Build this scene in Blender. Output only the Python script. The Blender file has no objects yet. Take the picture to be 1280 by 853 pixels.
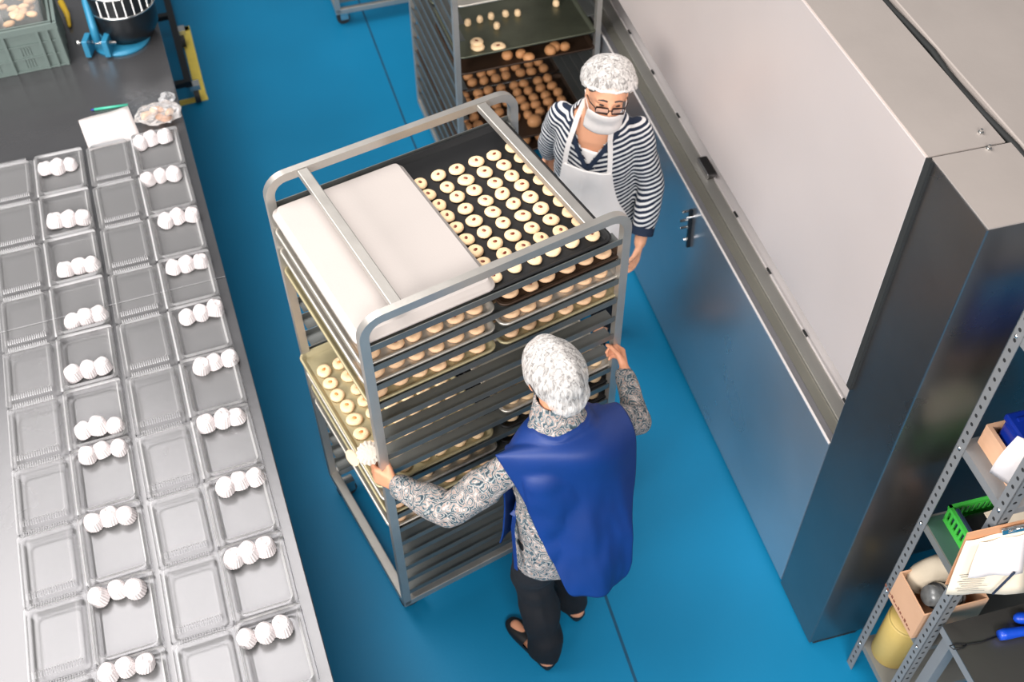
import bpy, bmesh, math, random
from mathutils import Vector, Matrix, noise

random.seed(7)
SC = bpy.context.scene
COL = SC.collection
V = Vector
PI = math.pi

# ------------------------------------------------------------------ camera
CAM_H = 4.0916
PITCH, ROLL, FPX = 0.861489, -0.0130422, 1399.34
cam = bpy.data.cameras.new('camera')
cam_o = bpy.data.objects.new('camera', cam)
COL.objects.link(cam_o)
_c, _s = math.cos(PITCH), math.sin(PITCH)
_fw = V((0, _c, -_s)); _up = V((0, _s, _c)); _rt = V((1, 0, 0))
_r2 = _rt * math.cos(ROLL) + _up * math.sin(ROLL)
_u2 = -_rt * math.sin(ROLL) + _up * math.cos(ROLL)
_m = Matrix((_r2, _u2, -_fw)).transposed().to_4x4()
_m.translation = V((0, 0, CAM_H))
cam_o.matrix_world = _m
cam.sensor_width = 36.0
cam.lens = FPX / 1280 * 36.0
cam.clip_start = 0.05
cam.dof.use_dof = True
cam.dof.focus_distance = 3.25
cam.dof.aperture_fstop = 3.2
SC.camera = cam_o

# ------------------------------------------------------------------ light
world = bpy.data.worlds.new('world')
SC.world = world
world.use_nodes = True
world.node_tree.nodes['Background'].inputs[0].default_value = (0.92, 0.96, 1.0, 1)
world.node_tree.nodes['Background'].inputs[1].default_value = 0.22

def area(name, loc, target, sx, sy, power, color=(1, 1, 1)):
    l = bpy.data.lights.new(name, 'AREA')
    l.shape = 'RECTANGLE'; l.size = sx; l.size_y = sy
    l.energy = power; l.color = color
    o = bpy.data.objects.new(name, l)
    COL.objects.link(o)
    o.location = loc
    o.rotation_euler = (V(target) - V(loc)).to_track_quat('-Z', 'Y').to_euler()
    return o

area('skylight_lamp', (-3.3, 3.6, 6.6), (-0.6, 2.8, 0.4), 5.4, 4.2, 520, (1.0, 0.955, 0.925))
area('roof_window_lamp', (-4.6, -3.2, 4.8), (0.5, 3.0, 0.9), 4.0, 2.6, 820, (1.0, 0.955, 0.925))
area('apron_fill_lamp', (0.7, -4.2, 6.2), (0.3, 3.2, 0.8), 3.4, 2.0, 520, (1.0, 0.955, 0.925))  # added fill from behind the camera, brightens the far worker's apron

SC.view_settings.view_transform = 'Standard'
SC.view_settings.look = 'None'
SC.view_settings.gamma = 1.0
SC.view_settings.use_curve_mapping = False
SC.view_settings.exposure = -0.06

# ------------------------------------------------------------------ frames
def frame(ox, oy, deg):
    a = math.radians(deg)
    U = V((math.cos(a), math.sin(a), 0)); W = V((-math.sin(a), math.cos(a), 0))
    return lambda a_, b_, z=0.0: V((ox, oy, 0)) + U * a_ + W * b_ + V((0, 0, z))

# ------------------------------------------------------------------ materials
def srgb(r, g, b):
    f = lambda c: (c / 255 / 12.92) if c / 255 <= 0.04045 else ((c / 255 + 0.055) / 1.055) ** 2.4
    return (f(r), f(g), f(b), 1)

def new_mat(name):
    m = bpy.data.materials.new(name)
    m.use_nodes = True
    nt = m.node_tree
    return m, nt, nt.nodes['Principled BSDF']

def mat(name, rgb, rough=0.5, metal=0.0, var=0.12, scale=8.0, bump=0.0, bscale=60.0,
        stretch=None, rvar=0.0, spec=0.5, sheen=0.0):
    m, nt, bs = new_mat(name)
    N, L = nt.nodes, nt.links
    tc = N.new('ShaderNodeTexCoord')
    mp = N.new('ShaderNodeMapping')
    if stretch: mp.inputs['Scale'].default_value = stretch
    L.new(tc.outputs['Object'], mp.inputs[0])
    nz = N.new('ShaderNodeTexNoise'); nz.inputs['Scale'].default_value = scale
    nz.inputs['Detail'].default_value = 5
    L.new(mp.outputs[0], nz.inputs['Vector'])
    c = srgb(*rgb)
    mx = N.new('ShaderNodeMix'); mx.data_type = 'RGBA'
    mx.inputs[6].default_value = tuple(x * (1 - var) for x in c[:3]) + (1,)
    mx.inputs[7].default_value = tuple(min(1, x * (1 + var)) for x in c[:3]) + (1,)
    L.new(nz.outputs[0], mx.inputs[0])
    L.new(mx.outputs[2], bs.inputs['Base Color'])
    bs.inputs['Roughness'].default_value = rough
    bs.inputs['Metallic'].default_value = metal
    bs.inputs['Specular IOR Level'].default_value = spec
    if sheen: bs.inputs['Sheen Weight'].default_value = sheen
    if rvar:
        mr = N.new('ShaderNodeMapRange')
        mr.inputs[3].default_value = max(0.02, rough - rvar); mr.inputs[4].default_value = rough + rvar
        L.new(nz.outputs[0], mr.inputs[0]); L.new(mr.outputs[0], bs.inputs['Roughness'])
    if bump:
        n2 = N.new('ShaderNodeTexNoise'); n2.inputs['Scale'].default_value = bscale
        n2.inputs['Detail'].default_value = 4
        L.new(mp.outputs[0], n2.inputs['Vector'])
        bp = N.new('ShaderNodeBump'); bp.inputs['Strength'].default_value = bump
        bp.inputs['Distance'].default_value = 0.01
        L.new(n2.outputs[0], bp.inputs['Height']); L.new(bp.outputs[0], bs.inputs['Normal'])
    return m

M = {}
M['floor'] = mat('blue_epoxy_floor', (8, 119, 163), 0.48, 0, 0.16, 1.4, 0.04, 90, rvar=0.1, spec=0.32)
M['joint'] = mat('floor_joint', (10, 70, 100), 0.7, 0, 0.5, 9)
M['wall'] = mat('grey_wall', (120, 124, 126), 0.8, 0, 0.1, 2)
M['tape'] = mat('yellow_floor_tape', (240, 216, 96), 0.5, 0, 0.12, 20)
M['steel'] = mat('stainless_panel', (218, 207, 203), 0.46, 0.5, 0.07, 1.6, 0.02, 30, rvar=0.08)
M['steel_low'] = mat('stainless_lower_panel', (200, 200, 204), 0.30, 0.86, 0.14, 2.0, 0.30, 2.6, rvar=0.08)
M['steel_dark'] = mat('stainless_column', (140, 138, 138), 0.29, 0.95, 0.14, 3, 0.12, 4, rvar=0.08)
M['steel_top'] = mat('dusty_steel_top', (172, 163, 157), 0.62, 0.35, 0.10, 5, 0.03, 60)
M['gap'] = mat('dark_gap', (30, 32, 32), 0.8, 0, 0.3, 10)
M['ledge'] = mat('ledge_steel', (150, 148, 138), 0.45, 0.7, 0.08, 6)
M['ledge2'] = mat('ledge_strip_steel', (182, 180, 174), 0.42, 0.7, 0.06, 6)
M['ledge3'] = mat('ledge_white_strip', (235, 228, 226), 0.4, 0.3, 0.04, 6)
M['rack'] = mat('rack_aluminium', (186, 182, 176), 0.42, 0.75, 0.10, 14, 0.03, 80, rvar=0.08)
M['slide'] = mat('rack_slide', (124, 127, 125), 0.45, 0.75, 0.16, 10, 0.03, 80)
M['rubber'] = mat('caster_rubber', (40, 42, 44), 0.6, 0, 0.2, 20)
M['pan'] = mat('aluminium_pan', (205, 200, 190), 0.42, 0.7, 0.1, 9, 0.02, 60)
M['pan_old'] = mat('stained_pan', (176, 166, 132), 0.5, 0.55, 0.28, 7, 0.03, 60)
M['pan_white'] = mat('white_pan_back', (192, 184, 179), 0.5, 0.25, 0.04, 6, 0.03, 160)
M['pan_black'] = mat('black_pan', (13, 14, 16), 0.6, 0.0, 0.4, 12, 0.05, 60)
M['pan_dark'] = mat('brown_burnt_pan', (58, 42, 30), 0.5, 0.3, 0.45, 9, 0.05, 60)
M['pan_green'] = mat('oiled_grey_pan', (100, 104, 88), 0.35, 0.6, 0.25, 10, 0.04, 50)
M['dough'] = mat('pale_cookie', (240, 208, 166), 0.75, 0, 0.07, 30, 0.15, 120)
M['dough_tan'] = mat('tan_cookie', (224, 186, 148), 0.7, 0, 0.1, 30, 0.15, 120)
M['bun'] = mat('brown_bun', (198, 142, 94), 0.6, 0, 0.2, 25, 0.15, 100)
M['jam'] = mat('jam', (120, 52, 30), 0.3, 0, 0.3, 60)
M['jam_o'] = mat('orange_jam', (214, 130, 62), 0.35, 0, 0.2, 60)
M['table'] = mat('table_steel', (108, 108, 110), 0.25, 0.68, 0.08, 3, 0.02, 40, rvar=0.07)
M['cup'] = mat('white_paper', (222, 215, 215), 0.8, 0, 0.03, 20)
M['paper'] = mat('paper_sheet', (222, 214, 212), 0.8, 0, 0.04, 15)
M['cream_paper'] = mat('cream_paper', (226, 212, 190), 0.8, 0, 0.05, 15)
M['skin'] = mat('skin', (214, 150, 116), 0.5, 0, 0.08, 14, 0.03, 200)
M['skin2'] = mat('skin_light', (226, 166, 132), 0.5, 0, 0.08, 14, 0.03, 200)
M['smock'] = mat('blue_smock', (2, 46, 114), 0.55, 0, 0.22, 7, 0.12, 18)
M['trousers'] = mat('black_trousers', (9, 11, 18), 0.8, 0, 0.3, 10, 0.1, 40)
M['shoe'] = mat('black_shoe', (20, 22, 26), 0.5, 0, 0.3, 10)
M['apron'] = mat('white_apron', (240, 236, 234), 0.8, 0, 0.04, 6, 0.25, 12)
M['mask'] = mat('white_mask', (244, 238, 234), 0.85, 0, 0.03, 20, 0.05, 60)
M['hair'] = mat('dark_hair', (66, 60, 58), 0.7, 0, 0.5, 30, 0.4, 60)
M['glasses'] = mat('glasses_frame', (44, 28, 24), 0.3, 0, 0.2, 20)
M['lens_eye'] = mat('eye', (40, 28, 24), 0.2, 0, 0.1, 20)
M['lips'] = mat('lips', (180, 100, 90), 0.5, 0, 0.1, 20)
M['crate'] = mat('grey_green_crate', (108, 122, 118), 0.55, 0, 0.1, 10)
M['machine'] = mat('machine_blue', (44, 128, 164), 0.4, 0.1, 0.12, 10)
M['machine_black'] = mat('machine_black', (22, 26, 30), 0.4, 0.1, 0.3, 12)
M['chrome'] = mat('chrome', (214, 214, 212), 0.2, 1, 0.05, 10)
M['yellow'] = mat('yellow_handle', (206, 170, 40), 0.5, 0, 0.2, 12)
M['green_pen'] = mat('green_pen', (70, 178, 150), 0.4, 0, 0.1, 12)
M['blue_cap'] = mat('blue_cap', (40, 50, 150), 0.4, 0, 0.1, 12)
M['shelf'] = mat('grey_shelf_paint', (128, 129, 130), 0.5, 0.2, 0.12, 10, 0.03, 60)  # grey darkened to put the shelf area's shade into the paint
M['board'] = mat('shelf_board', (120, 120, 116), 0.5, 0.2, 0.12, 8)
M['board_green'] = mat('green_shelf_mat', (58, 88, 78), 0.6, 0, 0.15, 8)
M['hole'] = mat('slot_hole', (26, 27, 28), 0.9, 0, 0.1, 8)
M['cardboard'] = mat('cardboard', (196, 154, 122), 0.8, 0, 0.1, 10, 0.05, 60)
M['cardboard_in'] = mat('cardboard_print', (120, 70, 50), 0.8, 0, 0.2, 40)
M['wood'] = mat('peach_wood', (222, 176, 142), 0.7, 0, 0.12, 5, 0.04, 40, (1, 1, 8))
M['bluebox'] = mat('blue_plastic', (12, 42, 138), 0.28, 0, 0.1, 8)
M['green'] = mat('green_basket', (70, 186, 70), 0.4, 0, 0.1, 8)
M['black'] = mat('black_plastic', (20, 22, 24), 0.5, 0, 0.3, 12)
M['roll'] = mat('yellow_roll', (188, 162, 92), 0.55, 0, 0.1, 10)
M['cloth'] = mat('cream_cloth', (186, 174, 154), 0.9, 0, 0.12, 10, 0.2, 30)
M['jar'] = mat('patterned_jar', (110, 112, 112), 0.3, 0.2, 0.6, 60)
M['clip_board'] = mat('clipboard_wood', (190, 140, 104), 0.6, 0, 0.15, 12)
M['dark_table'] = mat('dark_steel_table', (104, 102, 98), 0.38, 0.8, 0.14, 6, 0.02, 60)
M['bluetool'] = mat('bright_blue_plastic', (14, 70, 190), 0.35, 0, 0.1, 10)
M['mitt'] = mat('mitt_cream', (206, 184, 156), 0.9, 0, 0.06, 30, 0.2, 90)
M['mitt_white'] = mat('mitt_white', (196, 186, 174), 0.9, 0, 0.04, 30, 0.2, 90)
M['navy'] = mat('navy_trim', (22, 38, 62), 0.8, 0, 0.15, 20)

def plastic(name, base=0.2, tint=(1, 1, 1)):
    """thin clear thermoformed plastic: mostly see-through, glossy at grazing angles"""
    m, nt, bs = new_mat(name)
    N, L = nt.nodes, nt.links
    tr = N.new('ShaderNodeBsdfTransparent'); tr.inputs[0].default_value = (0.97, 0.97, 0.98, 1)
    bs.inputs['Base Color'].default_value = (*tint, 1)
    bs.inputs['Roughness'].default_value = 0.12
    fr = N.new('ShaderNodeFresnel'); fr.inputs[0].default_value = 1.5
    ad = N.new('ShaderNodeMath'); ad.operation = 'MULTIPLY_ADD'
    ad.inputs[1].default_value = 1.3; ad.inputs[2].default_value = base; ad.use_clamp = True
    L.new(fr.outputs[0], ad.inputs[0])
    mx = N.new('ShaderNodeMixShader')
    L.new(ad.outputs[0], mx.inputs[0]); L.new(tr.outputs[0], mx.inputs[1]); L.new(bs.outputs[0], mx.inputs[2])
    L.new(mx.outputs[0], nt.nodes['Material Output'].inputs[0])
    return m
M['clear'] = plastic('clear_plastic', 0.055)
M['bag'] = plastic('clear_bag', 0.14)
M['glass_lens'] = plastic('spectacle_lens', 0.05)

def hairnet_mat():
    m, nt, bs = new_mat('hairnet_mesh')
    N, L = nt.nodes, nt.links
    tc = N.new('ShaderNodeTexCoord')
    mp = N.new('ShaderNodeMapping'); mp.inputs['Scale'].default_value = (1, 1, 0.28)
    L.new(tc.outputs['Object'], mp.inputs[0])
    nz = N.new('ShaderNodeTexNoise'); nz.inputs['Scale'].default_value = 90; nz.inputs['Detail'].default_value = 5
    nz.inputs['Distortion'].default_value = 1.0
    L.new(mp.outputs[0], nz.inputs['Vector'])
    mr = N.new('ShaderNodeMapRange'); mr.inputs[1].default_value = 0.36; mr.inputs[2].default_value = 0.66
    mr.inputs[3].default_value = 0.24; mr.inputs[4].default_value = 0.74
    L.new(nz.outputs[0], mr.inputs[0])
    tr = N.new('ShaderNodeBsdfTransparent')
    bs.inputs['Base Color'].default_value = srgb(240, 236, 232)
    bs.inputs['Roughness'].default_value = 0.8
    mx = N.new('ShaderNodeMixShader')
    L.new(mr.outputs[0], mx.inputs[0]); L.new(tr.outputs[0], mx.inputs[1]); L.new(bs.outputs[0], mx.inputs[2])
    L.new(mx.outputs[0], nt.nodes['Material Output'].inputs[0])
    return m
M['net'] = hairnet_mat()
M['net_band'] = mat('hairnet_elastic', (240, 236, 232), 0.8, 0, 0.05, 40)

def stripe_mat():
    m, nt, bs = new_mat('navy_white_stripes')
    N, L = nt.nodes, nt.links
    at = N.new('ShaderNodeAttribute'); at.attribute_name = 'along'
    mu = N.new('ShaderNodeMath'); mu.operation = 'MULTIPLY'; mu.inputs[1].default_value = 2 * PI / 0.0215
    L.new(at.outputs['Fac'], mu.inputs[0])
    si = N.new('ShaderNodeMath'); si.operation = 'SINE'; L.new(mu.outputs[0], si.inputs[0])
    mr = N.new('ShaderNodeMapRange'); mr.inputs[1].default_value = -0.05; mr.inputs[2].default_value = 0.3
    L.new(si.outputs[0], mr.inputs[0])
    mx = N.new('ShaderNodeMix'); mx.data_type = 'RGBA'
    mx.inputs[6].default_value = srgb(20, 36, 60); mx.inputs[7].default_value = srgb(232, 232, 232)
    L.new(mr.outputs[0], mx.inputs[0]); L.new(mx.outputs[2], bs.inputs['Base Color'])
    bs.inputs['Roughness'].default_value = 0.85
    return m
M['stripes'] = stripe_mat()

def paisley_mat():
    m, nt, bs = new_mat('paisley_print')
    N, L = nt.nodes, nt.links
    tc = N.new('ShaderNodeTexCoord')
    nz = N.new('ShaderNodeTexNoise'); nz.inputs['Scale'].default_value = 14; nz.inputs['Detail'].default_value = 3
    L.new(tc.outputs['Object'], nz.inputs['Vector'])
    mixv = N.new('ShaderNodeMix'); mixv.data_type = 'VECTOR'; mixv.inputs[0].default_value = 0.06
    L.new(tc.outputs['Object'], mixv.inputs[4]); L.new(nz.outputs['Color'], mixv.inputs[5])
    vo = N.new('ShaderNodeTexVoronoi'); vo.inputs['Scale'].default_value = 30
    L.new(mixv.outputs[1], vo.inputs['Vector'])
    mu = N.new('ShaderNodeMath'); mu.operation = 'MULTIPLY'; mu.inputs[1].default_value = 30
    L.new(vo.outputs['Distance'], mu.inputs[0])
    si = N.new('ShaderNodeMath'); si.operation = 'SINE'; L.new(mu.outputs[0], si.inputs[0])
    n2 = N.new('ShaderNodeTexNoise'); n2.inputs['Scale'].default_value = 55; n2.inputs['Detail'].default_value = 6
    L.new(tc.outputs['Object'], n2.inputs['Vector'])
    ad = N.new('ShaderNodeMath'); ad.operation = 'MULTIPLY_ADD'; ad.inputs[1].default_value = 0.17; ad.inputs[2].default_value = 0.0
    L.new(si.outputs[0], ad.inputs[0])
    ad2 = N.new('ShaderNodeMath'); ad2.operation = 'ADD'; L.new(ad.outputs[0], ad2.inputs[0]); L.new(n2.outputs[0], ad2.inputs[1])
    cr = N.new('ShaderNodeValToRGB')
    e = cr.color_ramp.elements
    e[0].position = 0.22; e[0].color = srgb(34, 52, 62)
    e[1].position = 0.80; e[1].color = srgb(200, 194, 188)
    for pos, c in ((0.40, (78, 96, 104)), (0.52, (164, 166, 164)), (0.64, (142, 114, 104))):
        x = e.new(pos); x.color = srgb(*c)
    L.new(ad2.outputs[0], cr.inputs[0]); L.new(cr.outputs[0], bs.inputs['Base Color'])
    bs.inputs['Roughness'].default_value = 0.8
    return m
M['paisley'] = paisley_mat()

# ------------------------------------------------------------------ object helpers
def tag(o, label=None, cat=None, group=None, kind=None):
    if label: o['label'] = label
    if cat: o['category'] = cat
    if group: o['group'] = group
    if kind: o['kind'] = kind
    return o

def empty(name, loc, label=None, cat=None, group=None, rot=None):
    o = bpy.data.objects.new(name, None)
    COL.objects.link(o)
    o.location = loc
    if rot: o.rotation_euler = rot
    o.empty_display_size = 0.05
    return tag(o, label, cat, group)

def link(name, me, material=None, parent=None, smooth=False, world=True):
    """mesh in world coordinates; if parent given, keeps the world placement"""
    o = bpy.data.objects.new(name, me)
    COL.objects.link(o)
    if material is not None:
        me.materials.clear(); me.materials.append(material if not isinstance(material, str) else M[material])
    if smooth:
        for p in me.polygons: p.use_smooth = True
    if parent is not None:
        o.parent = parent
        if world and parent.parent is None:      # parts of parts sit in world coordinates already
            o.matrix_parent_inverse = Matrix.LocRotScale(parent.location, parent.rotation_euler, parent.scale).inverted()
    return o

class MB:
    """collects verts/faces"""
    def __init__(s): s.v = []; s.f = []
    def add(s, vs, fs):
        n = len(s.v); s.v += [tuple(x) for x in vs]; s.f += [[i + n for i in f] for f in fs]; return s
    def box(s, P, a0, a1, b0, b1, z0, z1):
        vs = [P(a, b, z) for z in (z0, z1) for a, b in ((a0, b0), (a1, b0), (a1, b1), (a0, b1))]
        return s.add(vs, [[3, 2, 1, 0], [4, 5, 6, 7], [0, 1, 5, 4], [1, 2, 6, 5], [2, 3, 7, 6], [3, 0, 4, 7]])
    def bar(s, p0, p1, w, h, up=(0, 0, 1)):
        p0, p1 = V(p0), V(p1); d = (p1 - p0).normalized(); up = V(up)
        x = d.cross(up)
        if x.length < 1e-5: x = d.cross(V((1, 0, 0)))
        x.normalize(); y = x.cross(d)
        vs = [p + x * i * w / 2 + y * j * h / 2 for p in (p0, p1) for i, j in ((-1, -1), (1, -1), (1, 1), (-1, 1))]
        return s.add(vs, [[0, 1, 2, 3], [7, 6, 5, 4], [4, 5, 1, 0], [5, 6, 2, 1], [6, 7, 3, 2], [7, 4, 0, 3]])
    def path(s, pts, w, h, up=(0, 0, 1), closed=False):
        """rectangular section swept along pts; 'up' is the section's fixed normal"""
        pts = [V(p) for p in pts]; n = len(pts); up = V(up).normalized(); vs = []
        for i, p in enumerate(pts):
            if closed: d = pts[(i + 1) % n] - pts[i - 1]
            else: d = pts[min(i + 1, n - 1)] - pts[max(i - 1, 0)]
            d.normalize(); x = d.cross(up).normalized()
            sc = 1.0
            if 0 < i < n - 1 or closed:
                d0 = (p - pts[i - 1]).normalized(); c = max(0.3, d0.dot(d)); sc = 1 / c
            for a, b in ((-1, -1), (1, -1), (1, 1), (-1, 1)):
                vs.append(p + x * a * w / 2 * sc + up * b * h / 2)
        fs = []
        for i in range(n if closed else n - 1):
            j = (i + 1) % n
            for k in range(4):
                fs.append([i * 4 + k, i * 4 + (k + 1) % 4, j * 4 + (k + 1) % 4, j * 4 + k])
        if not closed: fs += [[3, 2, 1, 0], [4 * n - 4, 4 * n - 3, 4 * n - 2, 4 * n - 1]]
        return s.add(vs, fs)
    def tube(s, pts, r, seg=10, caps=True):
        pts = [V(p) for p in pts]; n = len(pts)
        rs = r if isinstance(r, (list, tuple)) else [r] * n
        vs = []; ref = None
        for i, p in enumerate(pts):
            d = (pts[min(i + 1, n - 1)] - pts[max(i - 1, 0)]).normalized()
            if ref is None: ref = d.orthogonal().normalized()
            ref = (ref - d * ref.dot(d)).normalized(); y = d.cross(ref)
            vs += [p + (ref * math.cos(t) + y * math.sin(t)) * rs[i] for t in [2 * PI * k / seg for k in range(seg)]]
        fs = [[i * seg + k, i * seg + (k + 1) % seg, (i + 1) * seg + (k + 1) % seg, (i + 1) * seg + k] for i in range(n - 1) for k in range(seg)]
        if caps: fs += [list(range(seg))[::-1], list(range((n - 1) * seg, n * seg))]
        return s.add(vs, fs)
    def lathe(s, c, prof, seg=24, flute=0, famp=0.0, axis=None, close=True):
        """prof = [(r,z),...] about the local z through c; optional fluting"""
        c = V(c); R = axis if axis is not None else Matrix.Identity(3); vs = []
        for r, z in prof:
            for k in range(seg):
                t = 2 * PI * k / seg
                rr = r * (1 + famp * (1 if k % 2 else -1)) if flute else r
                vs.append(c + R @ V((rr * math.cos(t), rr * math.sin(t), z)))
        n = len(prof)
        fs = [[i * seg + k, i * seg + (k + 1) % seg, (i + 1) * seg + (k + 1) % seg, (i + 1) * seg + k] for i in range(n - 1) for k in range(seg)]
        if close: fs += [list(range(seg))[::-1], list(range((n - 1) * seg, n * seg))]
        return s.add(vs, fs)
    def grid(s, rows):
        n = len(rows[0]); vs = [p for r in rows for p in r]
        fs = [[i * n + k, i * n + k + 1, (i + 1) * n + k + 1, (i + 1) * n + k] for i in range(len(rows) - 1) for k in range(n - 1)]
        return s.add(vs, fs)
    def loft(s, rings, caps=True):
        n = len(rings[0]); vs = [p for r in rings for p in r]
        fs = [[i * n + k, i * n + (k + 1) % n, (i + 1) * n + (k + 1) % n, (i + 1) * n + k] for i in range(len(rings) - 1) for k in range(n)]
        if caps: fs += [list(range(n))[::-1], list(range((len(rings) - 1) * n, len(rings) * n))]
        return s.add(vs, fs)
    def ellipsoid(s, c, r, R=None, seg=16, rings=10):
        c = V(c); R = R or Matrix.Identity(3); rr = []
        for i in range(1, rings):
            t = PI * i / rings
            rr.append([c + R @ V((r[0] * math.sin(t) * math.cos(2 * PI * k / seg), r[1] * math.sin(t) * math.sin(2 * PI * k / seg), -r[2] * math.cos(t))) for k in range(seg)])
        n = len(s.v); s.loft(rr, caps=False)
        b = len(s.v); s.v += [tuple(c + R @ V((0, 0, -r[2]))), tuple(c + R @ V((0, 0, r[2])))]
        m = n + (rings - 2) * seg
        for k in range(seg):
            s.f.append([b, n + (k + 1) % seg, n + k]); s.f.append([b + 1, m + k, m + (k + 1) % seg])
        return s
    def capsule(s, a, b, ra, rb, seg=12):
        a, b = V(a), V(b); d = b - a
        if d.length < 1e-6: return s.ellipsoid(a, (ra, ra, ra))
        d.normalize(); x = d.orthogonal().normalized(); y = d.cross(x); rr = []
        st = [(a, -d, ra, t) for t in (80, 55, 30)] + [(a, d, ra, 0)] + [(b, d, rb, t) for t in (0, 30, 55, 80)]
        for c, dd, r, t in st:
            t = math.radians(t); q = c + dd * r * math.sin(t); w = r * math.cos(t)
            rr.append([q + (x * math.cos(2 * PI * k / seg) + y * math.sin(2 * PI * k / seg)) * w for k in range(seg)])
        return s.loft(rr)
    def mesh(s, name):
        me = bpy.data.meshes.new(name)
        me.from_pydata(s.v, [], s.f)
        me.validate()
        bm = bmesh.new(); bm.from_mesh(me)
        bmesh.ops.recalc_face_normals(bm, faces=bm.faces); bm.to_mesh(me); bm.free()
        return me
    def build(s, name, material, parent=None, smooth=False, bevel=0.0):
        me = s.mesh(name)
        if bevel:
            bm = bmesh.new(); bm.from_mesh(me)
            ed = [e for e in bm.edges if len(e.link_faces) == 2 and e.calc_face_angle(0) > 0.6]
            bmesh.ops.bevel(bm, geom=ed, offset=bevel, segments=2, profile=0.5, affect='EDGES')
            bm.to_mesh(me); bm.free()
        return link(name, me, material, parent, smooth)

def auto_smooth(o, deg=40):
    me = o.data
    bm = bmesh.new(); bm.from_mesh(me)
    for f in bm.faces: f.smooth = True
    a = math.radians(deg)
    for e in bm.edges: e.smooth = not (len(e.link_faces) == 2 and e.calc_face_angle(0) > a)
    bm.to_mesh(me); bm.free()
    return o

def eval_mesh(mb, name, mods):
    """run modifiers on a collected mesh and return the finished mesh"""
    me = mb.mesh(name) if isinstance(mb, MB) else mb
    o = bpy.data.objects.new('tmp', me); COL.objects.link(o)
    for typ, kw in mods:
        md = o.modifiers.new(typ, typ)
        for k, val in kw.items(): setattr(md, k, val)
    dg = bpy.context.evaluated_depsgraph_get(); dg.update()
    out = bpy.data.meshes.new_from_object(o.evaluated_get(dg))
    bpy.data.objects.remove(o)
    out.name = name
    return out

def fuse(mb, name, voxel=0.007, smooth=4):
    return eval_mesh(mb, name, [('REMESH', dict(mode='VOXEL', voxel_size=voxel)),
                                ('SMOOTH', dict(iterations=smooth, factor=0.5))])

def copy_part(src, parent, name=None):
    c = src.copy(); COL.objects.link(c); c.parent = parent
    return c

ORD = ['first', 'second', 'third', 'fourth', 'fifth', 'sixth', 'seventh', 'eighth', 'ninth', 'tenth', 'eleventh', 'twelfth']

# image-based measuring aid: where a ray through the photograph's pixel meets height z
def at(px, py, z):
    d = _r2 * ((px - 640) / FPX) - _u2 * ((py - 426.5) / FPX) + _fw
    t = (z - CAM_H) / d.z
    return V((0, 0, CAM_H)) + d * t

I3 = lambda a, b, z=0.0: V((a, b, z))

# ================================================================== SETTING
floor = MB().box(I3, -7, 7, -3, 9.5, -0.1, 0.0).build('floor', 'floor'); tag(floor, 'glossy blue painted concrete floor', kind='structure')
j = MB()
jp = [V((-1.25, 7.4, 0)), V((-0.947, 6.375, 0)), V((-0.61, 5.216, 0)), V((0.358, 2.171, 0)), V((0.456, 1.789, 0)), V((0.75, 0.7, 0))]
for a, b in zip(jp[:-1], jp[1:]): j.bar(a + V((0, 0, 0.0005)), b + V((0, 0, 0.0005)), 0.011, 0.002)
j.build('floor_joint', 'joint', floor)
wb = MB().box(I3, -7, 7, 9.5, 9.7, 0, 5.2).build('wall_back', 'wall'); tag(wb, 'dull grey far wall of the bakery hall', kind='structure')

# yellow tape outline on the floor
tp = MB()
q = [V((-2.43, 7.4, 0)), V((-2.062, 6.158, 0)), V((-1.81, 5.43, 0)), V((-1.96, 5.37, 0))]
tp.bar(V((-2.11, 6.145, 0.001)), V((-2.03, 6.172, 0.001)), 0.05, 0.002)
tp.bar(V((-2.062, 6.19, 0.001)), V((-1.815, 5.42, 0.001)), 0.06, 0.002)
tp.bar(V((-1.79, 5.455, 0.0015)), V((-2.05, 5.36, 0.0015)), 0.05, 0.002)
tag(tp.build('floor_tape', 'tape'), 'yellow tape marking a bay on the blue floor by the table', 'floor tape')

# ================================================================== OVEN
OV = frame(1.071, 2.198, 104.44)          # a = along the front to the far end, b>0 = towards the room (left); into the oven is b<0
oven = empty('oven', OV(0, 0), 'large stainless steel tunnel oven with long panelled front and corner column', 'oven')
ZT = 2.225
AF = 5.4
MB().box(OV, -0.02, AF, -1.3, -0.25, 0.0, ZT - 0.03).build('oven_body', 'steel_dark', oven)
o = MB().box(OV, 0.004, AF, -0.20, 0.012, 1.293, ZT).build('upper_panel', 'steel', oven, bevel=0.002)
MB().box(OV, 0.0, AF, -0.03, 0.0, 0.03, 0.976).build('lower_panel', 'steel_low', oven, bevel=0.003)
MB().box(OV, 0.0, AF, -0.004, 0.003, 0.972, 0.979).build('panel_edge_trim', 'ledge3', oven)
MB().box(OV, 0.0, AF, -0.068, -0.012, 0.94, 0.974).build('ledge', 'ledge', oven)
MB().box(OV, 0.0, AF, -0.118, -0.071, 0.94, 0.984).build('ledge_strip', 'ledge2', oven)
lp = MB().box(OV, 0.0, AF, -0.127, -0.121, 0.94, 0.99).build('ledge_rail', 'ledge3', oven)
for k in range(14):
    a = 0.12 + k * 0.33
    MB().box(OV, a, a + 0.035, -0.1275, -0.1205, 0.985, 0.992).build('rail_slot', 'gap', lp)
MB().box(OV, 0.0, AF, -0.25, -0.127, 0.94, 0.985).build('ledge_back_strip', 'ledge3', oven)
MB().box(OV, -0.018, 0.004, 0.0, 0.011, 1.293, ZT).build('panel_side_shade', 'gap', oven)  # dark strip added as the shaded end face of the upper panel
# latch block on the ledge beside the far worker
MB().box(OV, 1.36, 1.48, -0.135, -0.09, 0.98, 1.01).build('ledge_latch', 'steel_dark', oven, bevel=0.006)
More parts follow.
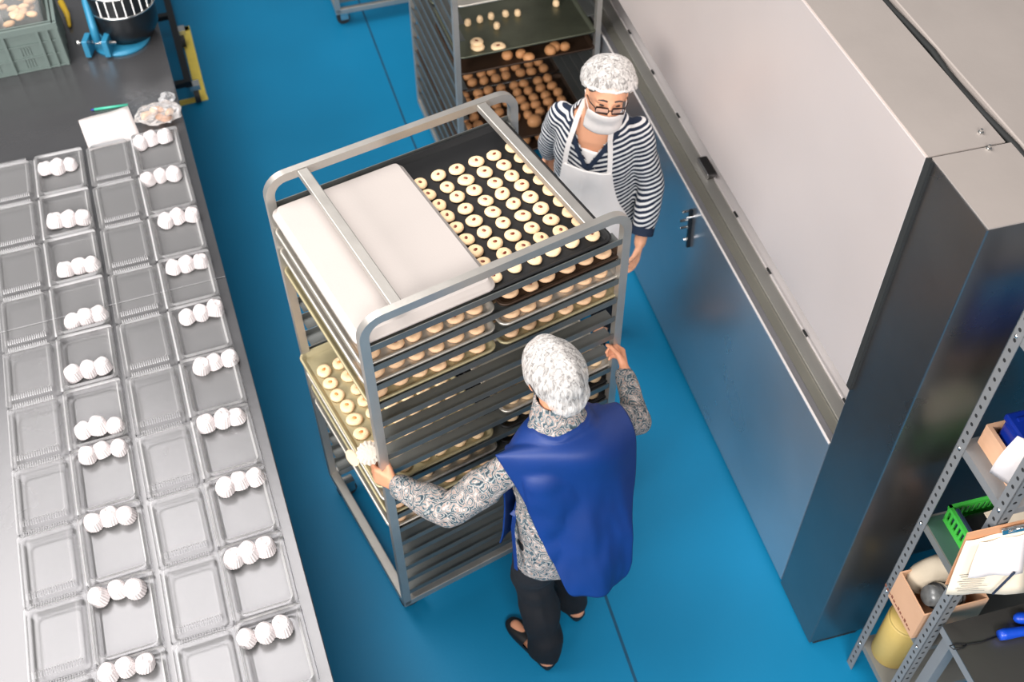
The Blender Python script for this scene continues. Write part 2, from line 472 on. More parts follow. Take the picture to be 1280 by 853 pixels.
# column at the near end
COLW = 0.275
c = MB().box(OV, -COLW, -0.002, -0.232, 0.0, 0.012, ZT).build('corner_column', 'steel_dark', oven, bevel=0.004)
MB().box(OV, -COLW, -0.004, -0.225, -0.002, ZT, ZT + 0.004).build('column_cap', 'steel_top', oven)
MB().box(OV, -COLW, -0.01, -0.2, -0.02, 0.0, 0.02).build('column_foot', 'gap', oven)
MB().box(OV, 0.002, AF, -0.212, 0.006, ZT, ZT + 0.004).build('top_cover', 'steel_top', oven)
MB().box(OV, -COLW - 0.2, AF, -0.262, -0.212, ZT - 0.06, ZT - 0.008).build('cable_gap', 'gap', oven)
for a0, a1 in ((-COLW - 0.2, 0.885), (0.892, 2.4), (2.407, AF)):
    MB().box(OV, a0, a1, -1.3, -0.242, ZT - 0.03, ZT + 0.012).build('roof_plate', 'steel_top', oven, bevel=0.003)
def rope(a0, a1, b, r, z):
    return [OV(a0 + (a1 - a0) * t / 24, b + 0.006 * math.sin(t * 1.7), z + 0.004 * math.sin(t * 2.3)) for t in range(25)]
MB().tube(rope(-0.45, 3.0, -0.228, 0.012, ZT - 0.004), 0.009, 8).build('sealing_cord', 'gap', oven, True)
for px, py in ((1225, 168), (1235, 188)):
    P0 = at(px, py, ZT)
    b = MB().lathe(P0 + V((0, 0, 0.003)), [(0.008, 0), (0.008, 0.005), (0.004, 0.006), (0.004, 0.014)], 6).build('top_bolt', 'chrome', oven)
# latch with bolts on the lower panel
def on_front(px, py, b=0.0):
    d = _r2 * ((px - 640) / FPX) - _u2 * ((py - 426.5) / FPX) + _fw
    n = OV(0, 1) - OV(0, 0); t = (OV(0, b) - V((0, 0, CAM_H))).dot(n) / d.dot(n)
    return V((0, 0, CAM_H)) + d * t
nrm = (OV(0, 1) - OV(0, 0)).normalized()
pl = MB().bar(on_front(866, 262), on_front(862, 308), 0.012, 0.03, nrm).build('door_latch', 'machine_black', oven)
for px, py in ((861, 264), (866, 271), (858, 275), (858, 284), (862, 298)):
    P0 = on_front(px, py)
    MB().tube([P0, P0 + nrm * 0.03], 0.006, 6).build('latch_bolt', 'chrome', pl)

# ================================================================== BAKING RACK
RL, RW, RH = 0.9295, 0.72, 1.7654
LEVELS = [1.632 - 0.0905 * k for k in range(17)]
def u_path(P, b, H, z0, L, rad, tw):
    """round-cornered inverted U in the plane b"""
    pts = [P(tw / 2, b, z0)]
    for k in range(7):
        t = PI - k * PI / 12
        pts.append(P(tw / 2 + rad + rad * math.cos(t), b, H - tw / 2 - rad + rad * math.sin(t)))
    for k in range(7):
        t = PI / 2 - k * PI / 12
        pts.append(P(L - tw / 2 - rad + rad * math.cos(t), b, H - tw / 2 - rad + rad * math.sin(t)))
    pts.append(P(L - tw / 2, b, z0))
    return pts
def make_rack(P, label, rm='rack', crossbars=(0.135, 0.785)):
    r = empty('baking_rack', P(RL / 2, RW / 2, 0), label, 'baking rack', 'wheeled baking racks')
    nb = (P(0, 1) - P(0, 0)).normalized()
    for b in (0.0125, RW - 0.0125):
        auto_smooth(MB().path(u_path(P, b, RH, 0.11, RL, 0.062, 0.03), 0.03, 0.025, nb).build('side_frame', rm, r), 35)
    for a in crossbars:
        MB().box(P, a - 0.0175, a + 0.0175, 0.025, RW - 0.025, RH - 0.028, RH - 0.003).build('top_crossbar', rm, r, bevel=0.003)
    for a in (0.018, RL - 0.018):
        MB().box(P, a - 0.018, a + 0.018, 0.0, RW, 0.10, 0.135).build('base_rail', rm, r, bevel=0.003)
    for b in (0.014, RW - 0.014):
        MB().box(P, 0.03, RL - 0.03, b - 0.014, b + 0.014, 0.10, 0.135).build('base_rail', rm, r, bevel=0.003)
    for z in LEVELS:
        for s in (0, 1):
            f = (lambda a, b, zz, s=s: P(a, b if s == 0 else RW - b, zz))
            m = MB().box(f, 0.031, RL - 0.031, 0.003, 0.006, z - 0.004, z + 0.020)
            m.box(f, 0.031, RL - 0.031, 0.006, 0.060, z - 0.004, z - 0.001)
            m.build('tray_slide', 'slide', r)
    for a, b in ((0.06, 0.06), (RL - 0.06, 0.06), (0.06, RW - 0.06), (RL - 0.06, RW - 0.06)):
        cs = MB().box(P, a - 0.022, a + 0.022, b - 0.02, b + 0.02, 0.085, 0.10)
        cs.box(P, a - 0.03, a + 0.02, b - 0.018, b - 0.014, 0.03, 0.086).box(P, a - 0.03, a + 0.02, b + 0.014, b + 0.018, 0.03, 0.086)
        co = cs.build('caster', 'chrome', r)
        w = MB().tube([P(a - 0.012, b - 0.013, 0.042), P(a - 0.012, b + 0.013, 0.042)], 0.042, 18)
        w.build('wheel', 'rubber', co)
    return r
R1 = frame(-0.4308, 2.0601, 29.705)
R2 = None
rack1 = make_rack(R1, 'tall aluminium baking rack full of cookie trays pulled by the worker in blue')

# ---- pans
def pan_mesh(name, L, W, h=0.024, up=True):
    """sheet pan with rolled rim, centred, bottom at z=0"""
    def rr(l, w, z, rad):
        pts = []
        for cx, cy, t0 in ((l / 2 - rad, w / 2 - rad, 0), (-l / 2 + rad, w / 2 - rad, 90), (-l / 2 + rad, -w / 2 + rad, 180), (l / 2 - rad, -w / 2 + rad, 270)):
            for k in range(5):
                t = math.radians(t0 + k * 22.5)
                pts.append(V((cx + rad * math.cos(t), cy + rad * math.sin(t), z)))
        return pts
    e = 0.012
    prof = [(L - 2 * e - 0.016, W - 2 * e - 0.016, 0.0, 0.014), (L - 2 * e, W - 2 * e, h - 0.004, 0.02), (L - 0.004, W - 0.004, h - 0.006, 0.03), (L, W, h, 0.032),
            (L - 0.005, W - 0.005, h + 0.004, 0.03), (L - 2 * e, W - 2 * e, h + 0.001, 0.022), (L - 2 * e - 0.014, W - 2 * e - 0.014, 0.004, 0.014), (L - 2 * e - 0.022, W - 2 * e - 0.022, 0.0025, 0.012)]
    if not up: prof = [(l, w, h - z, r) for l, w, z, r in prof]
    m = MB().loft([rr(*q) for q in prof], caps=True)
    return m.mesh(name)
PANM = pan_mesh('sheet_pan', 0.458, 0.690, 0.017)
PANI = pan_mesh('sheet_pan_inverted', 0.466, 0.662, 0.026, up=False)
for me in (PANM, PANI):
    bm = bmesh.new(); bm.from_mesh(me)
    for f in bm.faces: f.smooth = len(f.verts) == 4
    bm.to_mesh(me); bm.free()

def pan(P, ang, a, b, z, material, label, group, src=None, name='baking_tray'):
    me = (src or PANM).copy()
    o = bpy.data.objects.new(name, me); COL.objects.link(o)
    me.materials.clear(); me.materials.append(M[material])
    o.location = P(a, b, z); o.rotation_euler = (0, 0, math.radians(ang))
    return tag(o, label, 'tray', group)

# ---- cookies
def cookie_mesh(name, r=0.0245, h=0.017, seed=0, hole=True):
    rnd = random.Random(seed); seg = 18
    wob = [1 + 0.05 * math.sin(2 * PI * k / seg * 2 + seed) + rnd.uniform(-0.025, 0.025) for k in range(seg)]
    prof = [(0.86, 0.0), (1.0, 0.28), (0.97, 0.62), (0.82, 0.92), (0.6, 1.0), (0.36, 0.98), (0.18, 0.86)] if hole else [(0.86, 0.0), (1.0, 0.3), (0.95, 0.62), (0.75, 0.88), (0.4, 1.0), (0.12, 1.03)]
    m = MB().loft([[V((r * p * wob[k] * math.cos(2 * PI * k / seg), r * p * wob[k] * math.sin(2 * PI * k / seg), h * z)) for k in range(seg)] for p, z in prof])
    me = m.mesh(name)
    for p in me.polygons: p.use_smooth = True
    return me
COOK = {}
for nm, mt in (('pale', 'dough'), ('tan', 'dough_tan')):
    COOK[nm] = [cookie_mesh('ring_cookie', 0.0262, 0.0145, s) for s in range(5)]
    for me in COOK[nm]: me.materials.append(M[mt])
BUNS = [cookie_mesh('round_bun', 0.027, 0.034, s + 20, hole=False) for s in range(4)]
for me in BUNS: me.materials.append(M['bun'])
def jam_mesh(mt, s):
    m = MB().ellipsoid((0, 0, 0.0125), (0.0085, 0.0055, 0.004), seg=8, rings=6).mesh('jam_dot')
    for p in m.polygons: p.use_smooth = True
    m.materials.append(M[mt]); return m
JAM = jam_mesh('jam', 0); JAMO = jam_mesh('jam_o', 0)
def cookie(loc, kind, label, group, jam=JAM, i=0, scale=1.0):
    o = bpy.data.objects.new('ring_cookie', COOK[kind][i % 5]); COL.objects.link(o)
    o.location = loc; a = random.uniform(0, 6.28); o.rotation_euler = (random.uniform(-.03, .03), random.uniform(-.03, .03), a)
    o.scale = (scale * random.uniform(.94, 1.06), scale * random.uniform(.94, 1.06), scale)
    tag(o, label, 'cookie', group)
    jd = bpy.data.objects.new('jam_dot', jam); COL.objects.link(jd); jd.parent = o
    jd.rotation_euler = (0, 0, random.uniform(0, 3)); jd.location = (random.uniform(-.002, .002), random.uniform(-.002, .002), 0)
    return o

ANG1 = 29.705
lv = LEVELS
# top level
pan(R1, ANG1, 0.229, 0.345, lv[0] + 0.024, 'pan_white', 'upside-down white metal tray covering the left half of the rack top', 'trays on the pulled rack', PANI)
pan(R1, ANG1, 0.652, 0.36, lv[0], 'pan_black', 'black tray of pale jam cookies on the right half of the rack top', 'trays on the pulled rack')
colname = ['leftmost column', 'second column', 'third column', 'fourth column', 'fifth column', 'rightmost column']
for ii in range(6):
    for jj in range(9):
        cookie(R1(0.480 + 0.0700 * ii + random.uniform(-.004, .004), 0.568 - 0.0613 * jj + random.uniform(-.004, .004), lv[0] + 0.004), 'pale',
               'pale jam cookie on black top tray, %s row from far, %s' % (ORD[jj], colname[ii]), 'cookies on the black top tray', i=ii * 9 + jj, scale=1.0)
left_trays = {1: ('pan', 'tan'), 2: ('pan', 'tan'), 3: ('pan_old', 'tan'), 8: ('pan_old', 'pale'), 9: ('pan', 'pale'), 10: ('pan_old', 'tan'), 11: ('pan', 'tan')}
right_trays = {1: ('pan_dark', 'tan'), 2: ('pan', 'tan'), 3: ('pan_old', 'tan'), 7: ('pan', 'pale'), 8: ('pan_black', 'pale'), 9: ('pan_black', 'pale'), 10: ('pan', 'tan')}
for side, dic in (('left', left_trays), ('right', right_trays)):
    for n_, (k, (pm, ck)) in enumerate(dic.items()):
        out = {8: -0.018, 9: -0.006}.get(k, 0.0) if side == 'left' else 0.0
        a0 = (0.229 if side == 'left' else 0.698) + out
        lab = '%s tray of jam cookies on slide %s below the rack top, %s half' % ({'pan': 'silver', 'pan_old': 'stained', 'pan_dark': 'burnt brown', 'pan_black': 'black'}[pm], ORD[k - 1] if k < 13 else str(k), side)
        pan(R1, ANG1, a0, 0.36, lv[k], pm, lab, 'trays on the pulled rack')
        full = (side == 'left' and k == 8)
        for jj in range(9 if full else (2 if k < 9 else 1)):
            for ii in range(6):
                cookie(R1(a0 - 0.172 + 0.0685 * ii + random.uniform(-.006, .006), 0.068 + 0.0650 * jj + random.uniform(-.006, .006), lv[k] + 0.004), ck,
                       '%s jam cookie, %s from left, %s row, slide %s, %s half of rack' % ('pale' if ck == 'pale' else 'browned', ORD[ii], ORD[jj], ORD[k - 1], side),
                       'cookies on the lower trays of the pulled rack', jam=JAMO if full else JAM, i=ii + jj, scale=1.08)

# ---- second rack behind
R2F = frame(-0.245, 4.36, 17.6)
R2 = lambda a, b, z=0.0: R2F(0.72 - b, a, z)      # long side runs away from the camera, short open end in front
rack2 = make_rack(R2, 'aluminium baking rack with brown buns behind the worker in the striped top')
R2A = 17.6 + 90
r2lv = {3: ('pan_green', 'mixed'), 4: None}
def pan2(k, front, material, label):
    b = 0.36; a = 0.225 if front else 0.695
    return pan(R2, R2A, a, b, lv[k], material, label, 'trays on the back rack')
pan2(4, True, 'pan', 'silver tray edge at the very top of the back rack')
pan2(7, True, 'pan_green', 'oily grey tray with a few pale cookies on the back rack')
pan2(8, True, 'pan_dark', 'burnt brown tray with a handful of buns on the back rack')
pan2(13, True, 'pan_dark', 'dark front tray crowded with rows of round buns on the back rack')
pan2(14, True, 'pan_dark', 'lowest visible dark tray of buns on the back rack')
pan2(7, False, 'pan_green', 'oily grey tray in the rear half of the back rack')
pan2(13, False, 'pan_dark', 'dark rear tray crowded with round buns on the back rack')
def bun(P0, label, i, s=1.0, sz=1.0):
    o = bpy.data.objects.new('round_bun', BUNS[i % 4]); COL.objects.link(o)
    o.location = P0; o.rotation_euler = (0, 0, random.uniform(0, 6)); o.scale = (s, s * random.uniform(.92, 1.05), s * sz)
    return tag(o, label, 'bun', 'buns on the back rack trays')
rowname = ['front', 'second', 'third', 'fourth', 'fifth', 'sixth', 'seventh', 'rear']
for jj, ra in enumerate((0.165, 0.230, 0.295, 0.360, 0.422, 0.515, 0.580, 0.645)):
    for ii in range(9):
        bun(R2(ra + random.uniform(-.006, .006), 0.64 - 0.067 * ii + random.uniform(-.008, .008), lv[13] + 0.004),
            'brown bun, %s from left, %s row of the crowded trays on the back rack' % (ORD[ii], rowname[jj]), ii + jj)
for n_, (px, py, s_) in enumerate(((634, 72, 1.0), (651, 70, 1.0), (661, 75, 1.05), (688, 66, 1.1), (693, 62, 1.1), (706, 61, 0.95))):
    bun(at(px, py, lv[8] + 0.004), 'brown bun %s from left on the burnt tray of the back rack' % ORD[n_], n_, s_)
bun(at(668, 155, lv[13] + 0.004), 'large lone bun in front of the crowded rows on the back rack', 1, 1.4)
for n_, px in enumerate((656, 676)):
    bun(at(px, 177 - 5 * n_, lv[14] + 0.004), '%s bun on the lowest visible tray of the back rack' % ('left' if n_ == 0 else 'right'), n_, 1.15)
for n_, (px, py) in enumerate(((585, 27), (600, 23), (614, 19), (632, 16), (647, 15), (621, 31), (695, 3))):
    bun(at(px, py + 4, lv[7] + 0.004), 'small white dough ball on oily tray of back rack, %s' % ('at its right end' if n_ == 6 else ORD[n_] + ' from left' if n_ < 5 else 'in front of the row'), n_, 0.62, 1.5).data = BUNS[n_ % 4]
WB = [me.copy() for me in BUNS]
for me in WB: me.materials.clear(); me.materials.append(M['dough'])
for ob in COL.objects:
    if ob.name.startswith('round_bun') and 'dough ball' in ob.get('label', ''): ob.data = WB[0]; ob.name = 'dough_ball'; ob['category'] = 'dough ball'; ob['group'] = 'dough balls on the oily tray'
cookie(at(597, 60, lv[7] + 0.004), 'pale', 'pale cookie at the front left corner of the oily tray', 'cookies on the oily tray', i=1, scale=1.25)
cookie(at(596, 54, lv[7] + 0.018), 'pale', 'pale cookie leaning on another at the left of the oily tray', 'cookies on the oily tray', i=2, scale=1.2)
cookie(at(623, 60, lv[7] + 0.004), 'pale', 'pale jam cookie alone on the front edge of the oily tray', 'cookies on the oily tray', i=3, scale=1.25)

# ---- third rack whose foot shows at the top
R3F = frame(-1.075, 6.14, 17)
rack3 = make_rack(R3F, 'baking rack at the top of the picture showing only its foot and wheel')

# ---- low dolly beside the table
DF = frame(-1.86, 5.39, 108.5)
dl = empty('dolly', DF(0.5, 0.1, 0), 'low dark steel dolly on wheels inside the yellow tape', 'dolly')
MB().box(DF, 0, 1.5, -0.02, 0.02, 0.12, 0.16).build('frame_rail', 'machine_black', dl)
MB().box(DF, 0, 1.5, 0.48, 0.52, 0.12, 0.16).build('frame_rail', 'machine_black', dl)
for a in (0.02, 0.75, 1.48):
    MB().box(DF, a - 0.02, a + 0.02, 0.02, 0.48, 0.125, 0.155).build('cross_rail', 'machine_black', dl)
for a in (0.03, 0.62, 1.45):
    for b in (-0.03, 0.5):
        co = MB().box(DF, a - 0.03, a + 0.03, b - 0.03, b + 0.03, 0.09, 0.121).build('caster', 'chrome', dl)
        MB().tube([DF(a - 0.01, b - 0.016, 0.045), DF(a - 0.01, b + 0.016, 0.045)], 0.045, 16).build('wheel', 'rubber', co)

# ================================================================== WORK TABLES
TZ = 0.86
TU = frame(-0.5503, 1.4250, 109.19)       # a along the edge (away from camera), b>0 to the left
def table(a0, a1, label):
    t = empty('work_table', TU((a0 + a1) / 2, 0.6, 0), label, 'table', 'long steel work tables')
    MB().box(TU, a0, a1, 0.0, 1.6, TZ - 0.035, TZ).build('table_top', 'table', t, bevel=0.003)
    for a in (a0 + 0.08, a1 - 0.08):
        for b in (0.35, 1.5):
            MB().box(TU, a - 0.02, a + 0.02, b - 0.02, b + 0.02, 0, TZ - 0.035).build('leg', 'rack', t)
    MB().box(TU, a0 + 0.06, a1 - 0.06, 0.33, 1.52, 0.2, 0.225).build('under_shelf', 'rack', t)
    return t
table(-0.9, 1.8085, 'near steel work table holding the front rows of clear clamshells')
table(1.8115, 5.6, 'far steel work table with the grey crate and blue machine')

# ---- clamshell containers
def rrect(l, w, z, rad, cx=0, cy=0, n=5):
    pts = []
    for sx, sy, t0 in ((1, 1, 0), (-1, 1, 90), (-1, -1, 180), (1, -1, 270)):
        for k in range(n):
            t = math.radians(t0 + k * 90 / (n - 1))
            pts.append(V((cx + sx * (l / 2 - rad) + rad * math.cos(t), cy + sy * (w / 2 - rad) + rad * math.sin(t), z)))
    return pts
CLP = 0.2805
def shell_lid():
    m = MB().loft([rrect(0.276, 0.198, 0.010, 0.012), rrect(0.270, 0.192, 0.014, 0.012), rrect(0.252, 0.172, 0.014, 0.016), rrect(0.240, 0.160, 0.034, 0.02),
                   rrect(0.232, 0.152, 0.036, 0.02), rrect(0.216, 0.136, 0.035, 0.018), rrect(0.208, 0.128, 0.031, 0.016)], caps=False)
    n = len(m.v); m.f.append(list(range(n - 20, n)))
    me = m.mesh('lid'); me.materials.append(M['clear']); return me
def shell_base():
    m = MB().loft([rrect(0.276, 0.206, 0.012, 0.012), rrect(0.272, 0.202, 0.030, 0.012), rrect(0.258, 0.186, 0.031, 0.014), rrect(0.252, 0.180, 0.031, 0.016), rrect(0.236, 0.164, 0.006, 0.02),
                   rrect(0.220, 0.148, 0.002, 0.018)], caps=False)
    n = len(m.v); m.f.append(list(range(n - 20, n)))
    me = m.mesh('base'); me.materials.append(M['clear']); return me
def shell_ribs():
    m = MB()
    for e in (-1, 1):
        for k in range(18):
            y = -0.068 + k * 0.008
            m.box(I3, e * 0.119 - 0.010, e * 0.119 + 0.010, y - 0.0018, y + 0.0018, 0.033, 0.0385)
    me = m.mesh('ribbed_edge'); me.materials.append(M['clear']); return me
def shell_hinge():
    m = MB().tube([V((-0.13, 0, 0.018)), V((0.13, 0, 0.018))], 0.004, 6)
    me = m.mesh('hinge'); me.materials.append(M['clear']); return me
LID, BASE, RIBS, HINGE = shell_lid(), shell_base(), shell_ribs(), shell_hinge()
CUPM = []
for s in range(4):
    rnd = random.Random(s)
    seg = 44
    m = MB()
    prof = [(0.0330, 0.0), (0.0325, 0.012), (0.0300, 0.026), (0.0275, 0.035), (0.0215, 0.0415), (0.011, 0.0435)]
    rings = []
    for i, (r, z) in enumerate(prof):
        fa = [0.03, 0.03, 0.026, 0.016, 0.0, 0.0][i]
        rings.append([V((r * (1 + fa * (1 if k % 2 else -1)) * math.cos(2 * PI * k / seg), r * (1 + fa * (1 if k % 2 else -1)) * (0.96 + .02 * s) * math.sin(2 * PI * k / seg), z + 0.002 * math.sin(3 * 2 * PI * k / seg + s))) for k in range(seg)])
    m.loft(rings)
    me = m.mesh('paper_cup'); me.materials.append(M['cup']); CUPM.append(me)
cupsL = [0.247, 0.517, 0.804, 1.086, 1.197, 1.48, 1.749, 2.043, 2.341, 2.70]
cupsLv = [0.585, 0.576, 0.571, 0.561, 0.563, 0.57, 0.552, 0.553, 0.564, 0.575]
cupsR = [0.219, 0.513, 0.796, 1.077, 1.356, 1.623, 1.899, 2.189, 2.486, 2.745]
cupsRv = [0.165, 0.160, 0.134, 0.145, 0.122, 0.13, 0.140, 0.130, 0.160, 0.158]
TA = math.radians(109.19)
for side, vh, cu, cv, sname in (('L', 0.668, cupsL, cupsLv, 'inner row'), ('R', 0.246, cupsR, cupsRv, 'row along the table edge')):
    for k in range(10):
        a = 0.146 + CLP * k
        place = ORD[k] + ' from the front' if k < 5 else (ORD[9 - k] + ' from the far end' if k < 9 else 'farthest one')
        root = empty('clamshell', TU(a, vh, TZ), 'open clear plastic clamshell, %s, %s' % (sname, place), 'container', 'clear clamshells on the tables', (random.uniform(-.004, .004), 0, TA + random.uniform(-.012, .012)))
        for nm, me, off in (('lid', LID, 0.101), ('base', BASE, -0.105), ('ribbed_edge', RIBS, 0.101), ('hinge', HINGE, 0.0)):
            po = bpy.data.objects.new(nm, me); COL.objects.link(po); po.parent = root; po.location = (0, off, 0.0005)
            if nm == 'ribbed_edge': po['kind'] = 'stuff'
        for c in range(3):
            P0 = TU(cu[k] + random.uniform(-.006, .006) - 0.002 + (0.006 if c == 1 else 0), cv[k] - 0.004 + (1 - c) * 0.054 + random.uniform(-.003, .003), TZ + 0.010)
            co = bpy.data.objects.new('paper_cup', CUPM[random.randrange(4)]); COL.objects.link(co)
            co.location = P0; co.rotation_euler = (random.uniform(-.22, .22), random.uniform(-.12, .3), random.uniform(0, 6))
            sc = random.uniform(.92, 1.03); co.scale = (sc, sc, sc * random.uniform(1.0, 1.25))
            tag(co, '%s white fluted paper cup in %s clamshell %s' % (('left', 'middle', 'right')[c], 'inner-row' if side == 'L' else 'edge-row', place), 'paper cup', 'paper cups in the clamshells')

# ---- paper, pen, cookie bag
m = MB()
pc = [at(98, 151, TZ + .002), at(112, 189, TZ + .002), at(176, 172, TZ + .002), at(160, 133, TZ + .002)]
n_ = 8
m.grid([[pc[0].lerp(pc[1], i / n_).lerp(pc[3].lerp(pc[2], i / n_), jx / n_) + V((0, 0, 0.0025 * math.sin(jx * .9) + 0.002)) for i in range(n_ + 1)] for jx in range(n_ + 1)])
me = eval_mesh(m, 'paper_sheet', [('SOLIDIFY', dict(thickness=0.003))])
tag(link('paper_sheet', me, 'paper', smooth=True), 'white paper sheet lying behind the clamshell rows', 'paper')
pen = empty('felt_pen', at(113, 137, TZ), 'green felt pen with blue tip beside the white paper', 'pen')
A, B = at(114, 137.5, TZ + .006), at(160, 131, TZ + .006)
MB().tube([A.lerp(B, .08), B], 0.006, 10).build('barrel', 'green_pen', pen, True)
MB().tube([A, A.lerp(B, .08)], [0.003, 0.0062], 10).build('cap', 'blue_cap', pen, True)
bag = empty('cookie_bag', at(205, 145, TZ), 'clear plastic bag of broken cookies on the paper sheet', 'bag')
m = MB(); bc = at(198, 142, TZ + .035)
m.ellipsoid(bc, (0.105, 0.075, 0.034), Matrix.Rotation(math.radians(15), 3, 'Z'), 22, 12)
m.ellipsoid(at(207, 124, TZ + .03), (0.03, 0.05, 0.03), None, 12, 8)
me = m.mesh('bag_film')
for v_ in me.vertices: v_.co += V((noise.noise(V(v_.co) * 34), noise.noise(V(v_.co) * 34 + V((9, 0, 0))), 0.8 * noise.noise(V(v_.co) * 40))) * 0.024
for v_ in me.vertices: v_.co.z = max(v_.co.z, TZ + .004)
link('bag_film', me, 'bag', bag, False)
for i in range(7):
    P0 = bc + V((random.uniform(-.06, .06), random.uniform(-.04, .04), random.uniform(-.015, .008)))
    MB().ellipsoid(P0, (0.03, 0.02, 0.012), Matrix.Rotation(random.uniform(0, 3), 3, 'Z'), 10, 6).build('broken_cookie', 'bun' if i % 2 else 'dough_tan', bag, True)

# ---- grey crate with tubs of cookies
CF = TU
ca0, cb0, cb1, ch = 3.50, 0.452, 1.00, 0.235
ca1 = ca0 + 0.38
crate = empty('plastic_crate', CF((ca0 + ca1) / 2, (cb0 + cb1) / 2, TZ), 'grey-green ribbed plastic crate on the far work table', 'crate')
z0 = TZ + 0.002; z1 = TZ + ch
m = MB().box(CF, ca0, ca1, cb0, cb1, z0, z0 + 0.008)
m.build('crate_bottom', 'crate', crate)
for nm, bb in (('front_wall', (ca0 + .012, ca0 + .018, cb0, cb1)), ('back_wall', (ca1 - .018, ca1 - .012, cb0, cb1)), ('side_wall', (ca0, ca1, cb0 + .012, cb0 + .018)), ('side_wall', (ca0, ca1, cb1 - .018, cb1 - .012))):
    MB().box(CF, *bb, z0 + 0.008, z1).build(nm, 'crate', crate)
MB().box(CF, ca0 - .004, ca0 + .03, cb0 - .004, cb1 + .004, z1 - .03, z1).box(CF, ca1 - .03, ca1 + .004, cb0 - .004, cb1 + .004, z1 - .03, z1).box(CF, ca0 + .03, ca1 - .03, cb0 - .004, cb0 + .03, z1 - .03, z1).box(CF, ca0 + .03, ca1 - .03, cb1 - .03, cb1 + .004, z1 - .03, z1).build('crate_rim', 'crate', crate)
for b in (cb0 + 0.006, cb0 + 0.05, cb0 + 0.095, cb0 + 0.25, cb0 + 0.41, cb1 - 0.05, cb1 - 0.006):
    MB().box(CF, ca0 - .004, ca0 + .014, b - .006, b + .006, z0, z1 - .03).build('crate_rib', 'crate', crate)
for a in (ca0 + .02, ca0 + .10, ca0 + .19, ca0 + .28):
    MB().box(CF, a - .005, a + .005, cb0 - .004, cb0 + .014, z0, z1 - .03).build('crate_rib', 'crate', crate)
for zz in (z0 + .07, z0 + .14):
    MB().box(CF, ca0 + .004, ca0 + .013, cb0, cb1, zz - .003, zz + .003).build('crate_rib', 'crate', crate)
for b in (cb0 + 0.17, cb0 + 0.33):
    for zz in (z0 + .04, z0 + .105):
        mm = MB()
        for k in range(4): mm.box(CF, ca0 + .008, ca0 + .013, b - .02 + k * .013, b - .014 + k * .013, zz - .022, zz + .022)
        mm.build('crate_slot', 'crate', crate)
for n_, (b0, b1) in enumerate(((cb0 + 0.05, cb0 + 0.26), (cb0 + 0.29, cb0 + 0.50))):
    tub = empty('cookie_tub', CF(ca0 + .2, (b0 + b1) / 2, z0 + .01), 'clear tub of pink wafers in the crate, %s one' % ('right' if n_ == 0 else 'left'), 'tub', 'cookie tubs in the crate')
    MB().box(CF, ca0 + .05, ca0 + .3, b0, b1, z0 + .01, z1 + .045).build('tub_shell', 'clear', tub, bevel=0.012)
    for i in range(16):
        P0 = CF(ca0 + .07 + random.uniform(0, .2), b0 + .03 + random.uniform(0, b1 - b0 - .06), z1 - .01 + random.uniform(-.01, .03))
        MB().ellipsoid(P0, (0.03, 0.022, 0.012), Matrix.Rotation(random.uniform(0, 3), 3, 'Z'), 8, 6).build('wafer', 'dough_tan' if i % 3 else 'dough', tub, True)

# ---- blue and black machine with lever
mc = at(150, 22, TZ)
mach = empty('sealing_machine', mc, 'blue and black round machine with slotted drum and lever arm on table', 'machine')
mb_ = at(138, 55, TZ)
MB().lathe(mb_ + V((0.05, 0.03, 0)), [(0.14, 0), (0.14, 0.012), (0.12, 0.02)], 32).build('base_plate', 'machine', mach, True)
dc = at(160, 30, TZ + .06)
MB().lathe(V((dc.x, dc.y, TZ + .02)), [(0.12, 0), (0.150, 0.05), (0.155, 0.10), (0.155, 0.30), (0.14, 0.32)], 36).build('drum', 'machine_black', mach, True)
MB().lathe(V((dc.x, dc.y, TZ + .34)), [(0.135, 0), (0.14, 0.01), (0.14, 0.06), (0.09, 0.09), (0.03, 0.1)], 36).build('drum_cover', 'machine', mach, True)
for zz in (0.17, 0.27):
    ring = [V((dc.x + .159 * math.cos(t), dc.y + .159 * math.sin(t), TZ + .02 + zz)) for t in [math.radians(-130 + 10 * k) for k in range(15)]]
    MB().tube(ring, 0.006, 6).build('vent_ring', 'chrome', mach, True)
for k in range(9):
    t = math.radians(-112 + 15 * k)
    MB().bar(V((dc.x + .157 * math.cos(t), dc.y + .157 * math.sin(t), TZ + .195)), V((dc.x + .157 * math.cos(t), dc.y + .157 * math.sin(t), TZ + .285)), 0.008, 0.006).build('vent_bar', 'chrome', mach)
lv0 = at(122, 53, TZ + .07)
MB().tube([lv0, lv0 + V((-.01, .03, .07)), lv0 + V((-.03, .09, .16)), lv0 + V((-.045, .16, .24)), lv0 + V((-.05, .23, .3))], [.02, .02, .019, .018, .018], 12).build('lever_arm', 'machine', mach, True)
for dx in (-0.05, 0.045):
    MB().box(lambda a, b, z: lv0 + V((a + dx, b, z - lv0.z)), -.014, .014, -.04, .04, TZ + .01, TZ + .1).build('bracket', 'machine', mach, bevel=0.004)
MB().tube([lv0 + V((-.09, 0, 0)), lv0 + V((.09, 0, 0))], 0.009, 10).build('pivot_pin', 'chrome', mach, True)
MB().ellipsoid(lv0 + V((-.095, 0, 0)), (.015, .012, .012), None, 10, 8).build('pivot_knob', 'chrome', mach, True)
yt = MB().tube([at(76, 2, TZ + .05), at(84, 18, TZ + .03), at(87, 33, TZ + .015)], [.016, .014, .008], 10).build('yellow_tool', 'yellow', None, True)
tag(yt, 'yellow tool handle leaning between the crate and blue machine', 'tool')

